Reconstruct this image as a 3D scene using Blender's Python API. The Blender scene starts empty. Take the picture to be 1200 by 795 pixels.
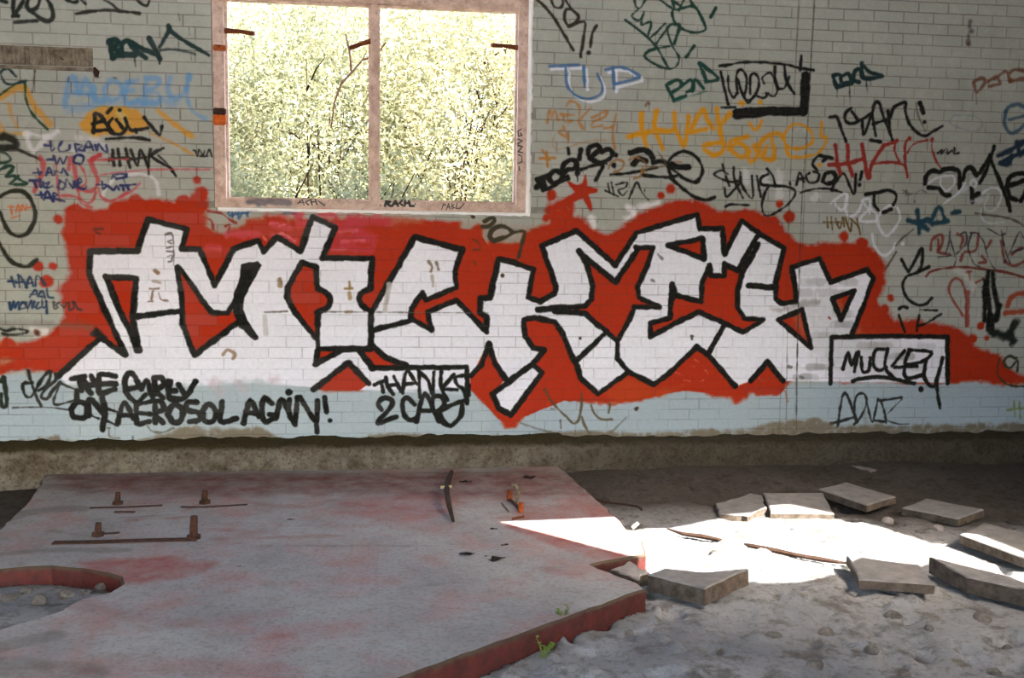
import bpy, bmesh, math, random
import numpy as np
from mathutils import Vector, Matrix
from mathutils.geometry import tessellate_polygon

random.seed(7)
rng = np.random.default_rng(11)
scene = bpy.context.scene
col = scene.collection
R = math.radians

# ------------------------------------------------------------------ camera
F = 1166.67                                   # focal length in pixels of the 1200 x 795 frame (35 mm lens)
CAM = np.array([0.0, -6.869, 1.65])
def _n(v):
    v = np.array(v, float); return v / np.linalg.norm(v)
_down = _n([(437 - 600) / F, (11000 - 397.5) / F, 1.0])
_right = _n([(9700 - 600) / F, (408 - 397.5) / F, 1.0])
_right = _n(_right - _down * np.dot(_right, _down))
_fwd = np.cross(_down, _right)
if _fwd[2] < 0: _fwd = -_fwd
ROT = np.stack([_right, _fwd, -_down])        # world = ROT @ camera (x right, y down, z ahead)
cam_data = bpy.data.cameras.new('camera')
cam_data.sensor_width = 36.0
cam_data.lens = 35.0
cam_data.clip_end = 200
cam = bpy.data.objects.new('camera', cam_data)
col.objects.link(cam)
_m = Matrix(((ROT[0][0], -ROT[0][1], -ROT[0][2]), (ROT[1][0], -ROT[1][1], -ROT[1][2]), (ROT[2][0], -ROT[2][1], -ROT[2][2])))
cam.matrix_world = Matrix.Translation(Vector(CAM)) @ _m.to_4x4()
scene.camera = cam

# ------------------------------------------------------------------ light and exposure
SUN_EL = R(45)
SUN_AZ = np.array([0.661, -0.751])            # horizontal direction towards the sun: behind the camera, to the right
world = bpy.data.worlds.new('sky')
scene.world = world
world.use_nodes = True
wn = world.node_tree
wn.nodes.clear()
wo = wn.nodes.new('ShaderNodeOutputWorld')
wb = wn.nodes.new('ShaderNodeBackground')
ws = wn.nodes.new('ShaderNodeTexSky')
ws.sky_type = 'NISHITA'
ws.sun_disc = False
ws.sun_elevation = SUN_EL
ws.sun_rotation = math.atan2(SUN_AZ[0], SUN_AZ[1])
ws.air_density = 1.0
ws.dust_density = 4.0
ws.ozone_density = 0.6
wb.inputs['Strength'].default_value = 0.42
wn.links.new(ws.outputs[0], wb.inputs[0])
wn.links.new(wb.outputs[0], wo.inputs[0])

sun_data = bpy.data.lights.new('sun', 'SUN')
sun_data.energy = 4.5
sun_data.angle = R(0.25)
sun_data.color = (1.0, 0.97, 0.92)
sun = bpy.data.objects.new('sun', sun_data)
col.objects.link(sun)
_to = Vector((SUN_AZ[0] * math.cos(SUN_EL), SUN_AZ[1] * math.cos(SUN_EL), math.sin(SUN_EL)))
sun.rotation_euler = _to.to_track_quat('Z', 'Y').to_euler()
sun.location = (5, -8, 9)

vs = scene.view_settings
vs.view_transform = 'Standard'
vs.look = 'None'
vs.exposure = 3.2
vs.gamma = 1.0
vs.use_curve_mapping = False

# ------------------------------------------------------------------ pixel of the photograph -> place in the room
def ray(x, y):
    return ROT @ np.array([(x - 600) / F, (y - 397.5) / F, 1.0])
def on_wall(x, y, Y=0.0):
    v = ray(x, y); p = CAM + v * ((Y - CAM[1]) / v[1]); return (p[0], p[2])
def on_ground(x, y, z=0.0):
    v = ray(x, y); p = CAM + v * ((z - CAM[2]) / v[2]); return (p[0], p[1], z)

# ------------------------------------------------------------------ small helpers
def tag(o, label=None, category=None, group=None, kind=None):
    if label: o['label'] = label
    if category: o['category'] = category
    if group: o['group'] = group
    if kind: o['kind'] = kind
    return o
def link(o, parent=None):
    col.objects.link(o)
    if parent is not None: o.parent = parent
    return o
def mesh_obj(name, verts, faces, mat, parent=None, smooth=False, mats=None, fmat=None):
    me = bpy.data.meshes.new(name)
    me.from_pydata([tuple(map(float, v)) for v in verts], [], [tuple(int(i) for i in f) for f in faces])
    for m in (mats or [mat]): me.materials.append(m)
    if fmat is not None: me.polygons.foreach_set('material_index', fmat)
    if smooth: me.polygons.foreach_set('use_smooth', [True] * len(me.polygons))
    me.update()
    return link(bpy.data.objects.new(name, me), parent)
def bm_obj(name, bm, mat, parent=None, smooth=False):
    me = bpy.data.meshes.new(name); bm.to_mesh(me); bm.free()
    me.materials.append(mat)
    if smooth: me.polygons.foreach_set('use_smooth', [True] * len(me.polygons))
    return link(bpy.data.objects.new(name, me), parent)
def add_box(bm, x0, x1, y0, y1, z0, z1, bevel=0.0):
    g = bmesh.ops.create_cube(bm, size=1.0)
    for v in g['verts']:
        v.co = Vector((x0 + (v.co.x + .5) * (x1 - x0), y0 + (v.co.y + .5) * (y1 - y0), z0 + (v.co.z + .5) * (z1 - z0)))
    if bevel:
        es = list({e for v in g['verts'] for e in v.link_edges})
        bmesh.ops.bevel(bm, geom=es, offset=bevel, segments=2, affect='EDGES', clamp_overlap=True)
def tube(bm, pts, radii, seg=8):
    pts = [Vector(p) for p in pts]
    if not hasattr(radii, '__len__'): radii = [radii] * len(pts)
    rings = []
    for i, p in enumerate(pts):
        d = (pts[min(i + 1, len(pts) - 1)] - pts[max(i - 1, 0)]).normalized()
        a = d.cross(Vector((0.13, 0.21, 1.0)) if abs(d.z) < .9 else Vector((1, 0.1, 0))).normalized(); b = d.cross(a)
        rings.append([bm.verts.new(p + (a * math.cos(t) + b * math.sin(t)) * radii[i]) for t in [2 * math.pi * k / seg for k in range(seg)]])
    for r0, r1 in zip(rings, rings[1:]):
        for k in range(seg): bm.faces.new((r0[k], r0[(k + 1) % seg], r1[(k + 1) % seg], r1[k]))
    bm.faces.new(rings[0][::-1]); bm.faces.new(rings[-1])
def fbm(shape, cells, octaves=4, seed=0):
    """smooth random field in about -1..1; cells = coarse cells along the rows and columns"""
    g = np.random.default_rng(seed); out = np.zeros(shape, np.float32); amp = 1.0; tot = 0
    for o in range(octaves):
        n0, n1 = [max(2, int(c * 2 ** o) + 2) for c in cells]
        r = g.uniform(-1, 1, (n0, n1)).astype(np.float32)
        u = np.linspace(0, n0 - 1.001, shape[0]).astype(np.float32); v = np.linspace(0, n1 - 1.001, shape[1]).astype(np.float32)
        i = u.astype(int); j = v.astype(int); fu = (u - i)[:, None]; fv = (v - j)[None, :]
        fu = fu * fu * (3 - 2 * fu); fv = fv * fv * (3 - 2 * fv)
        a = r[i][:, j]; b = r[i + 1][:, j]; c = r[i][:, j + 1]; d = r[i + 1][:, j + 1]
        out += amp * ((a * (1 - fu) + b * fu) * (1 - fv) + (c * (1 - fu) + d * fu) * fv); tot += amp; amp *= .5
    return out / tot * 1.6

# ------------------------------------------------------------------ spray paint: vector strokes laid out on a plane
class Paint:
    def __init__(self, u0, u1, v0, v1, res, to_plane, px):
        self.u0, self.v0, self.res, self.to, self.px = u0, v0, res, to_plane, px
        self.W = int((u1 - u0) / res); self.H = int((v1 - v0) / res)
        self.u1 = u0 + self.W * res; self.v1 = v0 + self.H * res
        self.C = np.zeros((self.H, self.W, 3), np.float32); self.A = np.zeros((self.H, self.W), np.float32)
        self.fine = fbm((self.H, self.W), (self.H / 14, self.W / 14), 3, 5)
        self.big = fbm((self.H, self.W), (self.H / 90, self.W / 90), 3, 6)
    def _box(self, p, m):
        a = np.floor((p.min(0) - m - (self.u0, self.v0)) / self.res).astype(int); b = np.ceil((p.max(0) + m - (self.u0, self.v0)) / self.res).astype(int)
        i0, j0 = max(0, a[1]), max(0, a[0]); i1, j1 = min(self.H, b[1]), min(self.W, b[0])
        if i1 <= i0 or j1 <= j0: return None
        uu = (self.u0 + (np.arange(j0, j1) + .5) * self.res).astype(np.float32)[None, :]
        vv = (self.v0 + (np.arange(i0, i1) + .5) * self.res).astype(np.float32)[:, None]
        return i0, i1, j0, j1, uu, vv
    @staticmethod
    def _segd(uu, vv, a, b):
        du, dv = b[0] - a[0], b[1] - a[1]; L = du * du + dv * dv + 1e-12
        t = np.clip(((uu - a[0]) * du + (vv - a[1]) * dv) / L, 0, 1)
        return (uu - a[0] - t * du) ** 2 + (vv - a[1] - t * dv) ** 2
    def _over(self, i0, i1, j0, j1, a, c):
        c = np.array(c, np.float32) / 255.0
        A = self.A[i0:i1, j0:j1]; C = self.C[i0:i1, j0:j1]
        n = a + A * (1 - a); k = np.where(n > 1e-5, a / np.maximum(n, 1e-5), 0)[..., None]
        C[:] = C * (1 - k) + c * k; A[:] = n
    def stroke(self, pts, w, c, op=1.0, soft=1.0, smooth=True):
        p = np.array([self.to(*q) for q in pts], np.float32)
        if len(p) == 1: p = np.vstack([p, p + 1e-4])
        if smooth and len(p) > 2:
            e = np.vstack([2 * p[0] - p[1], p, 2 * p[-1] - p[-2]]); q = []
            for k in range(len(p) - 1):
                a, b, cc, d = e[k:k + 4]
                for t in (0, .25, .5, .75):
                    q.append(.5 * (2 * b + (cc - a) * t + (2 * a - 5 * b + 4 * cc - d) * t * t + (3 * b - a - 3 * cc + d) * t ** 3))
            q.append(p[-1]); p = np.array(q, np.float32)
        h = w * self.px / 2; s = max(soft * self.px, self.res * .7)
        bx = self._box(p, h + 2 * s + .02)
        if bx is None: return
        i0, i1, j0, j1, uu, vv = bx
        d = np.full((i1 - i0, j1 - j0), 1e9, np.float32)
        for a, b in zip(p, p[1:]): np.minimum(d, self._segd(uu, vv, a, b), out=d)
        d = np.sqrt(d) + self.fine[i0:i1, j0:j1] * s * .6 + self.big[i0:i1, j0:j1] * h * .12
        t = np.clip((h + s - d) / (2 * s), 0, 1)
        self._over(i0, i1, j0, j1, op * t * t * (3 - 2 * t), c)
    def poly(self, pts, c, op=1.0, soft=1.0, wob=0.0, speck=0.0):
        p = np.array([self.to(*q) for q in pts], np.float32)
        s = max(soft * self.px, self.res * .7)
        bx = self._box(p, 2 * s + wob * self.px + .02)
        if bx is None: return
        i0, i1, j0, j1, uu, vv = bx
        d = np.full((i1 - i0, j1 - j0), 1e9, np.float32); ins = np.zeros(d.shape, bool)
        for a, b in zip(p, np.roll(p, -1, 0)):
            np.minimum(d, self._segd(uu, vv, a, b), out=d)
            if a[1] != b[1]:
                row = ((a[1] > vv) != (b[1] > vv))
                ins ^= row & (uu < (b[0] - a[0]) * (vv - a[1]) / (b[1] - a[1]) + a[0])
        d = np.sqrt(d); d = np.where(ins, -d, d) + self.big[i0:i1, j0:j1] * wob * self.px + self.fine[i0:i1, j0:j1] * s * .5
        t = np.clip((s - d) / (2 * s), 0, 1); a = op * t * t * (3 - 2 * t)
        if speck: a = a * np.clip(1 - speck * np.maximum(self.fine[i0:i1, j0:j1] + self.big[i0:i1, j0:j1] * .6, 0), 0, 1)
        self._over(i0, i1, j0, j1, a, c)
    def tag(self, ox, oy, sc, c, w, text, op=1.0, soft=1.2, smooth=True):
        for s in text.split('/'):
            pts = [tuple(float(k) for k in q.split(',')) for q in s.split()]
            if pts: self.stroke([(ox + x / sc, oy + y / sc) for x, y in pts], w, c, op, soft, smooth)
    def area(self, ox, oy, sc, c, text, **k):
        self.poly([(ox + float(q.split(',')[0]) / sc, oy + float(q.split(',')[1]) / sc) for q in text.split()], c, **k)
    def image(self, name):
        im = bpy.data.images.new(name, self.W, self.H, alpha=True)
        im.alpha_mode = 'CHANNEL_PACKED'
        buf = np.concatenate([np.clip(self.C, 0, 1), np.clip(self.A, 0, 1)[..., None]], 2).astype(np.float32)
        im.pixels.foreach_set(buf.ravel()); im.update(); im.pack()
        return im

P = Paint(-3.7, 6.9, 0.16, 3.40, 0.0026, on_wall, 0.0058)
BLACK = (9, 11, 7); RED = (176, 41, 2); WHITE = (238, 236, 242); WALLC = (168, 168, 157)
S8 = 1192 / 150; S4 = 1192 / 300

# -- older coats of paint: the pale blue-grey band along the foot of the wall
P.area(0, 0, 1, (166, 180, 186), "-300,437 80,436 200,452 430,452 470,440 560,452 640,462 860,455 980,445 1520,446 1520,520 -300,528", soft=5, wob=3)
P.area(0, 0, 1, (190, 190, 188), "640,225 700,215 900,225 960,290 1030,300 1040,370 1120,380 1200,420 1200,330 1120,330 1040,270 960,205 640,190", op=.35, soft=14, wob=8)
# -- red cloud behind the big letters
P.area(0, 0, 1, RED, "-20,402 25,399 55,392 62,384 76,372 72,350 66,341 82,320 76,300 74,276 79,250 100,246 126,244 133,235 176,232 203,235 208,231 221,230 229,220 243,226 246,246 250,262 300,252 620,262 "
       "633,264 643,262 640,240 664,230 676,232 674,252 686,255 698,268 713,276 731,263 746,249 771,240 801,233 826,235 841,246 874,243 902,249 912,252 920,268 938,283 975,282 1000,287 1026,296 1038,313 1041,331 1031,351 1040,361 1050,374 "
       "1096,376 1116,383 1137,393 1142,405 1169,418 1177,430 1210,444 1210,449 1114,448 1000,449 930,446 914,461 880,462 862,473 856,468 826,464 819,457 786,458 776,466 751,469 713,476 683,473 650,470 638,463 615,490 604,503 592,502 575,478 560,466 549,455 549,440 440,431 300,440 120,436 -20,438",
       soft=3.6, wob=4.0)
P.area(0, 0, 1, RED, "880,446 912,446 922,455 905,464 886,462", soft=3, wob=3)
P.area(0, 0, 1, RED, "372,450 410,425 432,450 425,459 380,460", soft=3, wob=2)
# grey gaps and drips left in the red
P.area(0, 310, S8, (176, 168, 150), "0,690 170,690 200,720 140,760 0,740", op=.75, soft=4, wob=3)
P.area(0, 410, S8, (176, 160, 145), "0,95 120,80 170,100 60,140 0,140", op=.6, soft=4, wob=3)
P.area(240, 235, S8, WALLC, "40,70 560,60 540,170 400,180 370,240 240,270 210,330 60,290 0,230 0,110", op=.9, soft=4, wob=3)
P.area(240, 235, S8, (170, 168, 160), "640,60 860,60 850,190 780,200 740,130", op=.6, soft=5, wob=3)
P.area(540, 235, S8, WALLC, "0,110 640,120 840,60 1000,20 1010,80 870,170 760,210 640,290 590,300 560,390 470,400 330,380 270,330 250,400 180,680 90,660 110,500 190,470 200,310 130,240 60,330 20,330 0,260", op=.92, soft=3.5, wob=2.5)
P.area(540, 235, S8, RED, "90,280 150,230 200,250 190,320 200,450 130,480 95,400", soft=3, wob=2)
P.area(390, 235, S8, (185, 160, 150), "0,100 250,110 420,130 560,100 900,120 800,200 560,210 430,180 200,190 0,160", op=.45, soft=6, wob=4)
# pinker, thinner red under the window
for t in ("220,320 380,315 500,320", "640,225 700,240 770,250", "880,220 930,210", "1070,130 1192,130", "20,440 130,440", "640,330 760,350 830,380", "830,120 900,140"):
    P.tag(240, 235, S8, (204, 66, 80), 9, t, op=.85, soft=3)
P.tag(300, 220, S4, (192, 54, 66), 11, "340,200 460,190 540,240/380,240 520,240/340,280 530,290/440,150 600,160/390,170 440,165", op=.85, soft=4)
P.tag(300, 220, S4, (214, 110, 120), 3, "390,205 470,200/400,250 500,245/360,290 420,288/110,130 150,140/60,170 100,165", op=.6, soft=2)
P.tag(240, 235, S8, (238, 150, 150), 2, "650,320 730,310 800,350 840,380/690,240 740,225/540,330 570,370", op=.6)
# red dots and the splash star
for x, y, w in ((68, 257, 10), (45, 312, 12), (62, 312, 9), (54, 330, 15), (231, 212, 9), (236, 227, 14), (215, 235, 13), (646, 229, 13), (640, 256, 9), (774, 229, 9), (786, 222, 13), (914, 239, 9), (925, 254, 16),
                (988, 277, 13), (1010, 285, 14), (1044, 349, 9), (1036, 363, 14), (1149, 382, 10), (1156, 396, 7), (1140, 397, 12), (90, 252, 22), (88, 272, 26), (160, 238, 18), (10, 404, 16)):
    P.stroke([(x, y)], w, RED, soft=2)
P.area(620, 155, S8, RED, "350,455 440,490 500,470 525,395 545,500 640,530 630,560 560,580 592,720 570,745 500,620 400,660 300,700 330,620 420,560", soft=1.4)
P.tag(620, 155, S8, RED, 12, "190,720 280,690 360,660/230,790 330,740", soft=3)
# -- white fill of the letters
P.area(0, 0, 1, WHITE, "68,441 118,396 147,416 125,368 104.5,321 106,294.5 161,294.5 173.7,256.8 219,269 212.7,292 234,292 251.7,337 274,291.6 303,282 309,295.4 324.3,277.8 352,294.7 366,252.6 393,266.6 378,302.5 436,303 433.4,338 "
       "422,346 422,357 436,364 486,278 541.6,293 533,318 535,337 499,352 495,341 482.5,361 481,373.5 506.4,388.6 501,366 535,352 570.6,391 570.6,371 562,367 563,349.6 574,349.6 584,304 600,307 625,316 619,348.6 632.7,353.7 650.3,343.6 651.6,336 635,288 675.5,270.6 "
       "721,311 746,273 816.5,251.7 820,268 846.7,268 849,298 869,259 892,275.6 919,290.7 909,331 909,351 915,356 932.7,353.7 931.5,336 927.7,313.4 960.4,303.3 973,331 1015.8,316 1023.3,326 1018.3,341 998,393 1110,395 1110,449 917,447 900,425 880,447 862,453 831.6,418 816.5,406.5 781,440.5 766,450.5 "
       "736,435.4 710.7,458 700.7,462 680.5,443 675.5,428 668,413 660,393 650,377.5 625,372.5 613.8,375 615,394 625,408 637.8,410.3 624,427 635,437 599,487 584,478 577,462 592,444 573,402.7 552,441 549,463 430,458 380,455 300,450 200,455 80,452", soft=1.3)
P.area(0, 0, 1, WHITE, "624,427 577,462 584,478 599,487 635,437", soft=1)
P.area(0, 0, 1, RED, "573,403 579,425 592,444 577,462 584,478 599,488 600,500 585,492 560,466 550,455 551,441 564,428", soft=1.2)
P.area(0, 0, 1, (176, 188, 190), "80,449 200,453 300,446 380,459 425,459 548,456 560,468 580,490 560,520 80,520", op=.8, soft=4, wob=2)
# -- red holes inside the letters
for s in ("124.6,324.7 159.8,326 157,360 155,372 163,411 160,411 151,385 141,366", "208,313 218,324 241.6,358.7 249,366 267,366 281,362 284,376 279.4,378 227.8,416.6 218,395 214,380",
          "354,308 370.5,313 371.7,338 385.6,346 385.6,358 373,366 371.7,396 368,393.7 345.3,366 336.5,348.4 337.8,335.8", "433,337 422,346 422,357 437,366 486,278 541,293 533,318 535,337 499,352 495,341 482.5,361 481,374 506,388 501,366 535,352 570,391 570,371 562,367 563,350 574,350 584,304 560,270 480,262 436,300",
          "371,424 374,412 401,410 371,428", "421,411 437,432 474,428 438,408", "367,456 408,424 432,450 420,458", "678,294.5 688,311 694.4,336 693,351 685.6,358.7 650,363.7 685.6,367.5 698,379 710.7,388 723,400 739.7,370 743.5,360 772.4,360 748.5,348.6 747,336 758.6,311 765,290.7 748.5,290.7 721,331",
          "782.5,288 822.8,279.4 825.3,303.3", "789,332 791,346 821.5,353.7 822.8,331 831.6,311 833,323 848,323 849,309.6 864,317 887,278 870.6,317 864,341 864,361 873,374 894,375 870.6,390 851.7,380 819,366 791,379 762,395 762,379 785,373 786,356 785,333",
          "975.5,350 1000.7,341 985.6,375", "912,375 940,363 950.3,408", "613.8,375 625,372.5 650,377.5 660.4,392.7 668,413 675.5,428 680.5,443 700.7,462 733,438 766,450 781,440 816,407 832,418 862,453 840,462 800,458 740,470 660,470 610,490 599,487 635,437 624,427 637,412 625,408 615,394"):
    P.area(0, 0, 1, RED, s, soft=1)
P.tag(600, 370, S4, (214, 120, 96), 1.2, "850,205 870,215/830,235 850,238/760,265 790,275/800,300 830,306/870,310 890,300/900,255 915,270/740,300 752,306/1150,290 1165,305", op=.7)
P.area(660, 430, 1, (192, 74, 18), "45,30 75,12 110,25 140,22 120,34 60,42", op=.5, soft=4)
# -- white chalky patches at the edge of the cloud
P.tag(600, 180, S4, (236, 232, 232), 7, "540,250 570,280/600,250 680,230/530,300 560,290/370,300 380,340", op=.75, soft=3)
P.tag(830, 170, S8, (228, 228, 226), 9, "655,250 660,350 665,480/345,250 350,330/520,300 540,340/1010,470 980,500", op=.5, soft=3)
g_ = random.Random(8)
for k in range(46):                                   # bricks rubbed bare through the thin white at the right end
    x, y = g_.uniform(935, 1090), g_.choice([318, 330.5, 343, 355.5, 368, 380.5, 393, 405.5, 418, 430.5, 442])
    if y < 398 and x > 1000 - (y - 318) * .1: continue
    P.stroke([(x - 8, y), (x + 8, y)], 9, g_.choice([(150, 150, 152), (176, 174, 174), (204, 202, 204), (162, 158, 156)]), g_.uniform(.25, .55), 1.6, False)
P.tag(940, 320, 1, (196, 192, 192), 60, "20,40 40,90 100,105", op=.35, soft=16)
# -- black outlines of the letters
BW = 6.6
for s in ("68,441 118,396 147,416 125,368 104.5,321 106,294.5 161,294.5 173.7,256.8 219,269 212.7,292 234,292 251.7,335 274,291.6 303,282 309,295.4 324.3,277.8 352,294.7 366,254 393,266.6 378,302.5 436,303 433.8,338",
          "124.6,325 159.8,326 157,360 155,372 163,411", "124.6,325 141,366 151,385 161,411", "161,371 209,365", "208,313 218,324 241.6,358.7 249,367 267,367 277,350", "208,313 213,350 214,380 227.8,416.6 279.4,377.5 299,395",
          "354,308 370.5,313 371.7,338", "354,308 337.8,335.8 336.5,348.4 345.3,366 370,396", "373,366 372,396 373,409 434.7,409 434.7,366 437,363.5 486,278 541.6,293 533,318 535,337 499,352 495,343 482.5,361 481,373.5 506,387 501,366 535,352 570,389 570.6,371 562,367 563,349.6 574,349.6 584,304 600,307 625,316 619,348.6 632.7,353.7 650.3,343.6 651.6,336 635,288 675.5,270.6 721,311 746,273 816.5,251.7 820,268 846.7,268 849,298 869,259 892,275.6 919,290.7 909,331 909,351 915,356 932.7,353.7 931.5,336 927.7,313.4 960.4,303.3 973,331 1015.8,316 1023.3,326 1018.3,341 998,393",
          "481,376 437,387", "437,405 452,420 476,428", "436,431.7 546.7,430.4 549,463", "421,411 437,432", "372,412 370,427 401,410", "367,457 408,425 432,449", "573,403 564,428 551.7,440.5", "573,403 579.4,425.4 592,444", "624,427 577,462 584,478 599,487 635,437 624,427 637.8,410.3",
          "637.8,410.3 625,408 615,394 613.8,375 625,372.5 650,377.5 660.4,392.7 668,413 675.5,428 680.5,443 700.7,462 733.4,438", "675.5,423 710.7,389 723,400", "678,294.5 688,311 694.4,336 693,351 685.6,358.7 630,363", "650,364.5 685.6,367.5 698,379 710.7,389", "678,294.5 721,331 748.5,290.7 765,290.7 758.6,311 747,336 748.5,348.6 772.4,360 743.5,360 739.7,370 723.3,400 723.3,420 736,435.4 766,450.5 781,440.5 816.5,406.5 831.6,418 861.8,453",
          "849,380 830,415", "782.5,288 822.8,279.4 825.3,303.3 782.5,288", "788,333 791,346 821.5,353.7 822.8,331 831.6,311 832.8,323.5 848,323.5 849,309.6 864.3,317 887,278", "870.6,317 864.3,341 864.3,361 873,373.8 894.5,375 870.6,390 851.7,380 819,366 791,379 762,395 762,379 785,373 786,356 787,333",
          "877,335 909,337", "975.5,350 1000.7,341 985.6,375 975.5,350", "912,375 940,363 950.3,408 912,375", "879.4,446.8 899.5,424 917.6,446.8"):
    P.tag(0, 0, 1, BLACK, BW, s, smooth=False)
P.tag(300, 220, S4, BLACK, BW, "285,470 320,485 345,520 330,560 285,580/535,470 500,485 482,515 495,550 540,578")
P.area(0, 0, 1, BLACK, "283,310 302,306 307,311 294,334 286,350 285,362 290,376 300,391 298,397 279,380 273,366 274,345 280,330")
P.area(0, 0, 1, BLACK, "106,392 113,384 120,390 126,396 116,398", soft=2)
P.tag(740, 270, 1, BLACK, 7, "5,20 6,24/47,66 48,80/132,46 140,32 148,16")
P.tag(900, 370, S4, BLACK, 6, "290,315 295,100 560,95 835,100 835,315", smooth=False)
# smudges, scuffs and chips on the white
for ox, oy, s, w, c in ((0, 180, "720,545 735,555", 5, (120, 84, 62)), (0, 180, "715,595 745,600", 4, (170, 150, 140)), (0, 180, "700,630 740,630/712,640 705,680/740,650 750,680 780,685", 2.2, (120, 92, 74)), (0, 180, "690,690 710,688", 2, (120, 90, 70)),
                        (300, 220, "108,430 112,455", 5, (150, 120, 86)), (300, 220, "435,440 436,470/415,470 448,470", 3, (140, 110, 66)), (300, 220, "436,490 438,515", 4, (160, 134, 96)), (300, 220, "420,580 445,578", 3, (150, 126, 90)), (300, 220, "805,345 820,370 815,390/840,350 850,380", 4, (118, 104, 84)), (300, 220, "820,410 825,460", 4, (176, 164, 152)),
                        (300, 220, "40,580 145,576", 1.8, (90, 80, 66)), (300, 220, "300,578 520,580/560,580 1080,584", 1.0, (96, 92, 88)), (300, 220, "620,450 610,510 600,570", 6, (190, 184, 178)), (300, 220, "40,600 45,680", 5, (200, 196, 194)), (0, 370, "1040,180 1060,160 1095,180 1085,200", 3.4, (150, 124, 98)), (600, 370, "316,105 318,107", 3, BLACK), (600, 370, "835,95 842,97/836,105 838,110", 2.4, (50, 50, 50)),
                        (900, 370, "95,238 108,240/150,285 162,290", 4, (110, 108, 104)), (900, 370, "80,350 90,400", 3, (150, 120, 96)), (600, 180, "680,470 700,490/650,590 660,595", 3, (120, 116, 112)), (900, 180, "285,765 290,770", 3, (150, 60, 50)), (240, 235, "700,730 715,770", 3, (130, 116, 92))):
    P.tag(ox, oy, S4 if (ox, oy) != (240, 235) else S8, c, w, s, op=.85)
P.tag(0, 180, S4, (70, 66, 60), 1.2, "770,380 800,375 805,400 780,410 800,420/775,440 805,435 805,455 775,455 805,460/780,480 800,475 800,500 785,505/770,375 805,380 810,520", op=.85)
P.tag(860, 330, S8, (150, 140, 132), 6, "360,260 450,265 560,230 780,190", op=.5, soft=3)
P.tag(860, 330, S8, (238, 238, 238), 1.6, "775,110 780,170/765,300 770,360/920,390 925,460/1100,280 1095,340/495,580 490,690/595,540 590,700/750,680 745,750", op=.7)

P.tag(250, 440, 1, (198, 170, 176), 10, "0,8 8,20/30,10 36,18/72,6", op=.45, soft=5)
P.tag(0, 0, 1, (62, 58, 50), 1.3, "955,-4 947,130 939,250 935,380 933,505", op=.75, soft=.8)
P.tag(0, 0, 1, (84, 78, 70), 1.0, "937,-4 930,130 925,250 921,505", op=.5, soft=.8)
# -- tags, upper left
DK = (22, 27, 22); TEAL = (14, 48, 46)
P.tag(0, 0, S8, (26, 34, 28), 4.6, "120,150 160,100 200,40 220,0/130,10 125,130 170,150/260,0 250,60 290,100 350,60 370,0/300,110 360,160 440,200 490,170 490,100 460,30 440,0/140,210 240,200 340,195/620,0 680,20 720,10/760,0 790,30/0,0 60,20")
P.tag(0, 0, S8, (40, 38, 30), 3.6, "710,130 850,105 1000,95 1100,100 1192,115")
P.tag(100, 0, S8, (40, 38, 30), 3.6, "180,0 250,40 300,90 340,105 420,112 500,125/480,5 550,50 580,45 595,0")
P.tag(100, 0, S8, TEAL, 6.5, "230,380 255,540/220,400 270,370 310,400 260,450 310,480 260,535/330,500 340,420 390,380 430,420 470,470 555,535/260,520 400,510 460,510/440,400 540,460 640,500/600,360 640,440 690,545")
P.tag(100, 0, S8, TEAL, 4.4, "690,440 780,280 772,245/780,275 900,370 1020,440 1150,515/772,245 785,290")
P.tag(100, 0, S8, TEAL, 3.2, "700,470 780,460 900,470 1020,505", op=.85)
P.tag(100, 0, S8, TEAL, 1.1, "455,520 470,620/690,550 692,595")
P.tag(100, 0, S8, (70, 62, 52), 1.6, "870,120 880,190/965,260 968,320/870,400 872,430/985,500 990,560", op=.6)
P.tag(0, 0, 1195 / 200, (60, 46, 34), 1.6, "245,490 240,560 225,645")
YEL = (198, 142, 24)
P.tag(0, 90, S8, YEL, 8, "0,200 60,150 130,110 210,95/240,110 280,210 340,300 400,370 460,440", op=.85, soft=2)
P.tag(0, 90, S8, YEL, 3, "80,240 110,360 160,470/0,520 100,530 225,530/0,430 20,500", op=.7, soft=2)
P.tag(0, 90, S8, (32, 66, 26), 2.8, "0,170 80,110 160,60 230,60 240,200 280,310 340,390 440,490")
P.tag(0, 0, 1195 / 200, (20, 52, 52), 3.2, "60,482 20,490 8,520 30,575 70,592 130,580 180,570/60,480 110,535")
P.tag(0, 90, S8, (34, 34, 24), 8, "-20,570 80,565 150,610 140,655 60,665 -20,660", soft=2)
P.tag(0, 90, S8, (34, 34, 24), 3, "170,680 260,720 380,770")
P.tag(0, 150, S8, (18, 62, 46), 3, "0,220 60,240 100,290 60,320 0,325/0,390 80,350 125,370 80,430 60,455 130,450 200,490 250,520 100,525 120,500 170,450")
LB = (98, 152, 196)
P.tag(0, 0, S4, LB, 5.4, "305,490 320,380 345,360 370,430 400,370 440,460/340,430 430,440/440,400 450,460 490,470/520,372 482,420 520,470 570,440 560,390 520,372/600,390 580,440 590,480 640,470/580,430 620,420/590,385 640,375/680,370 670,480/680,362 740,372 720,410 690,420 740,440 730,480 670,480/790,360 780,430 820,460 860,430 880,350/880,350 870,450 900,520 950,550", op=.75, soft=2.2)
P.tag(0, 0, S4, LB, 8, "320,515 400,500 500,480 620,478 720,470 820,480", op=.55, soft=4)
P.area(0, 0, S4, (208, 148, 26), "365,580 400,530 480,500 560,490 640,505 690,560 700,600 620,630 500,635 430,640 385,605", op=.92, soft=2.2, wob=2)
P.tag(0, 0, S4, (208, 148, 26), 6, "735,515 800,570 895,635", op=.9, soft=2); P.tag(0, 0, S4, YEL, 3, "700,620 790,660 900,720", op=.8, soft=1.5)
P.tag(100, 90, S8, (200, 190, 160), 7, "320,340 380,430", op=.7, soft=3)
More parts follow.
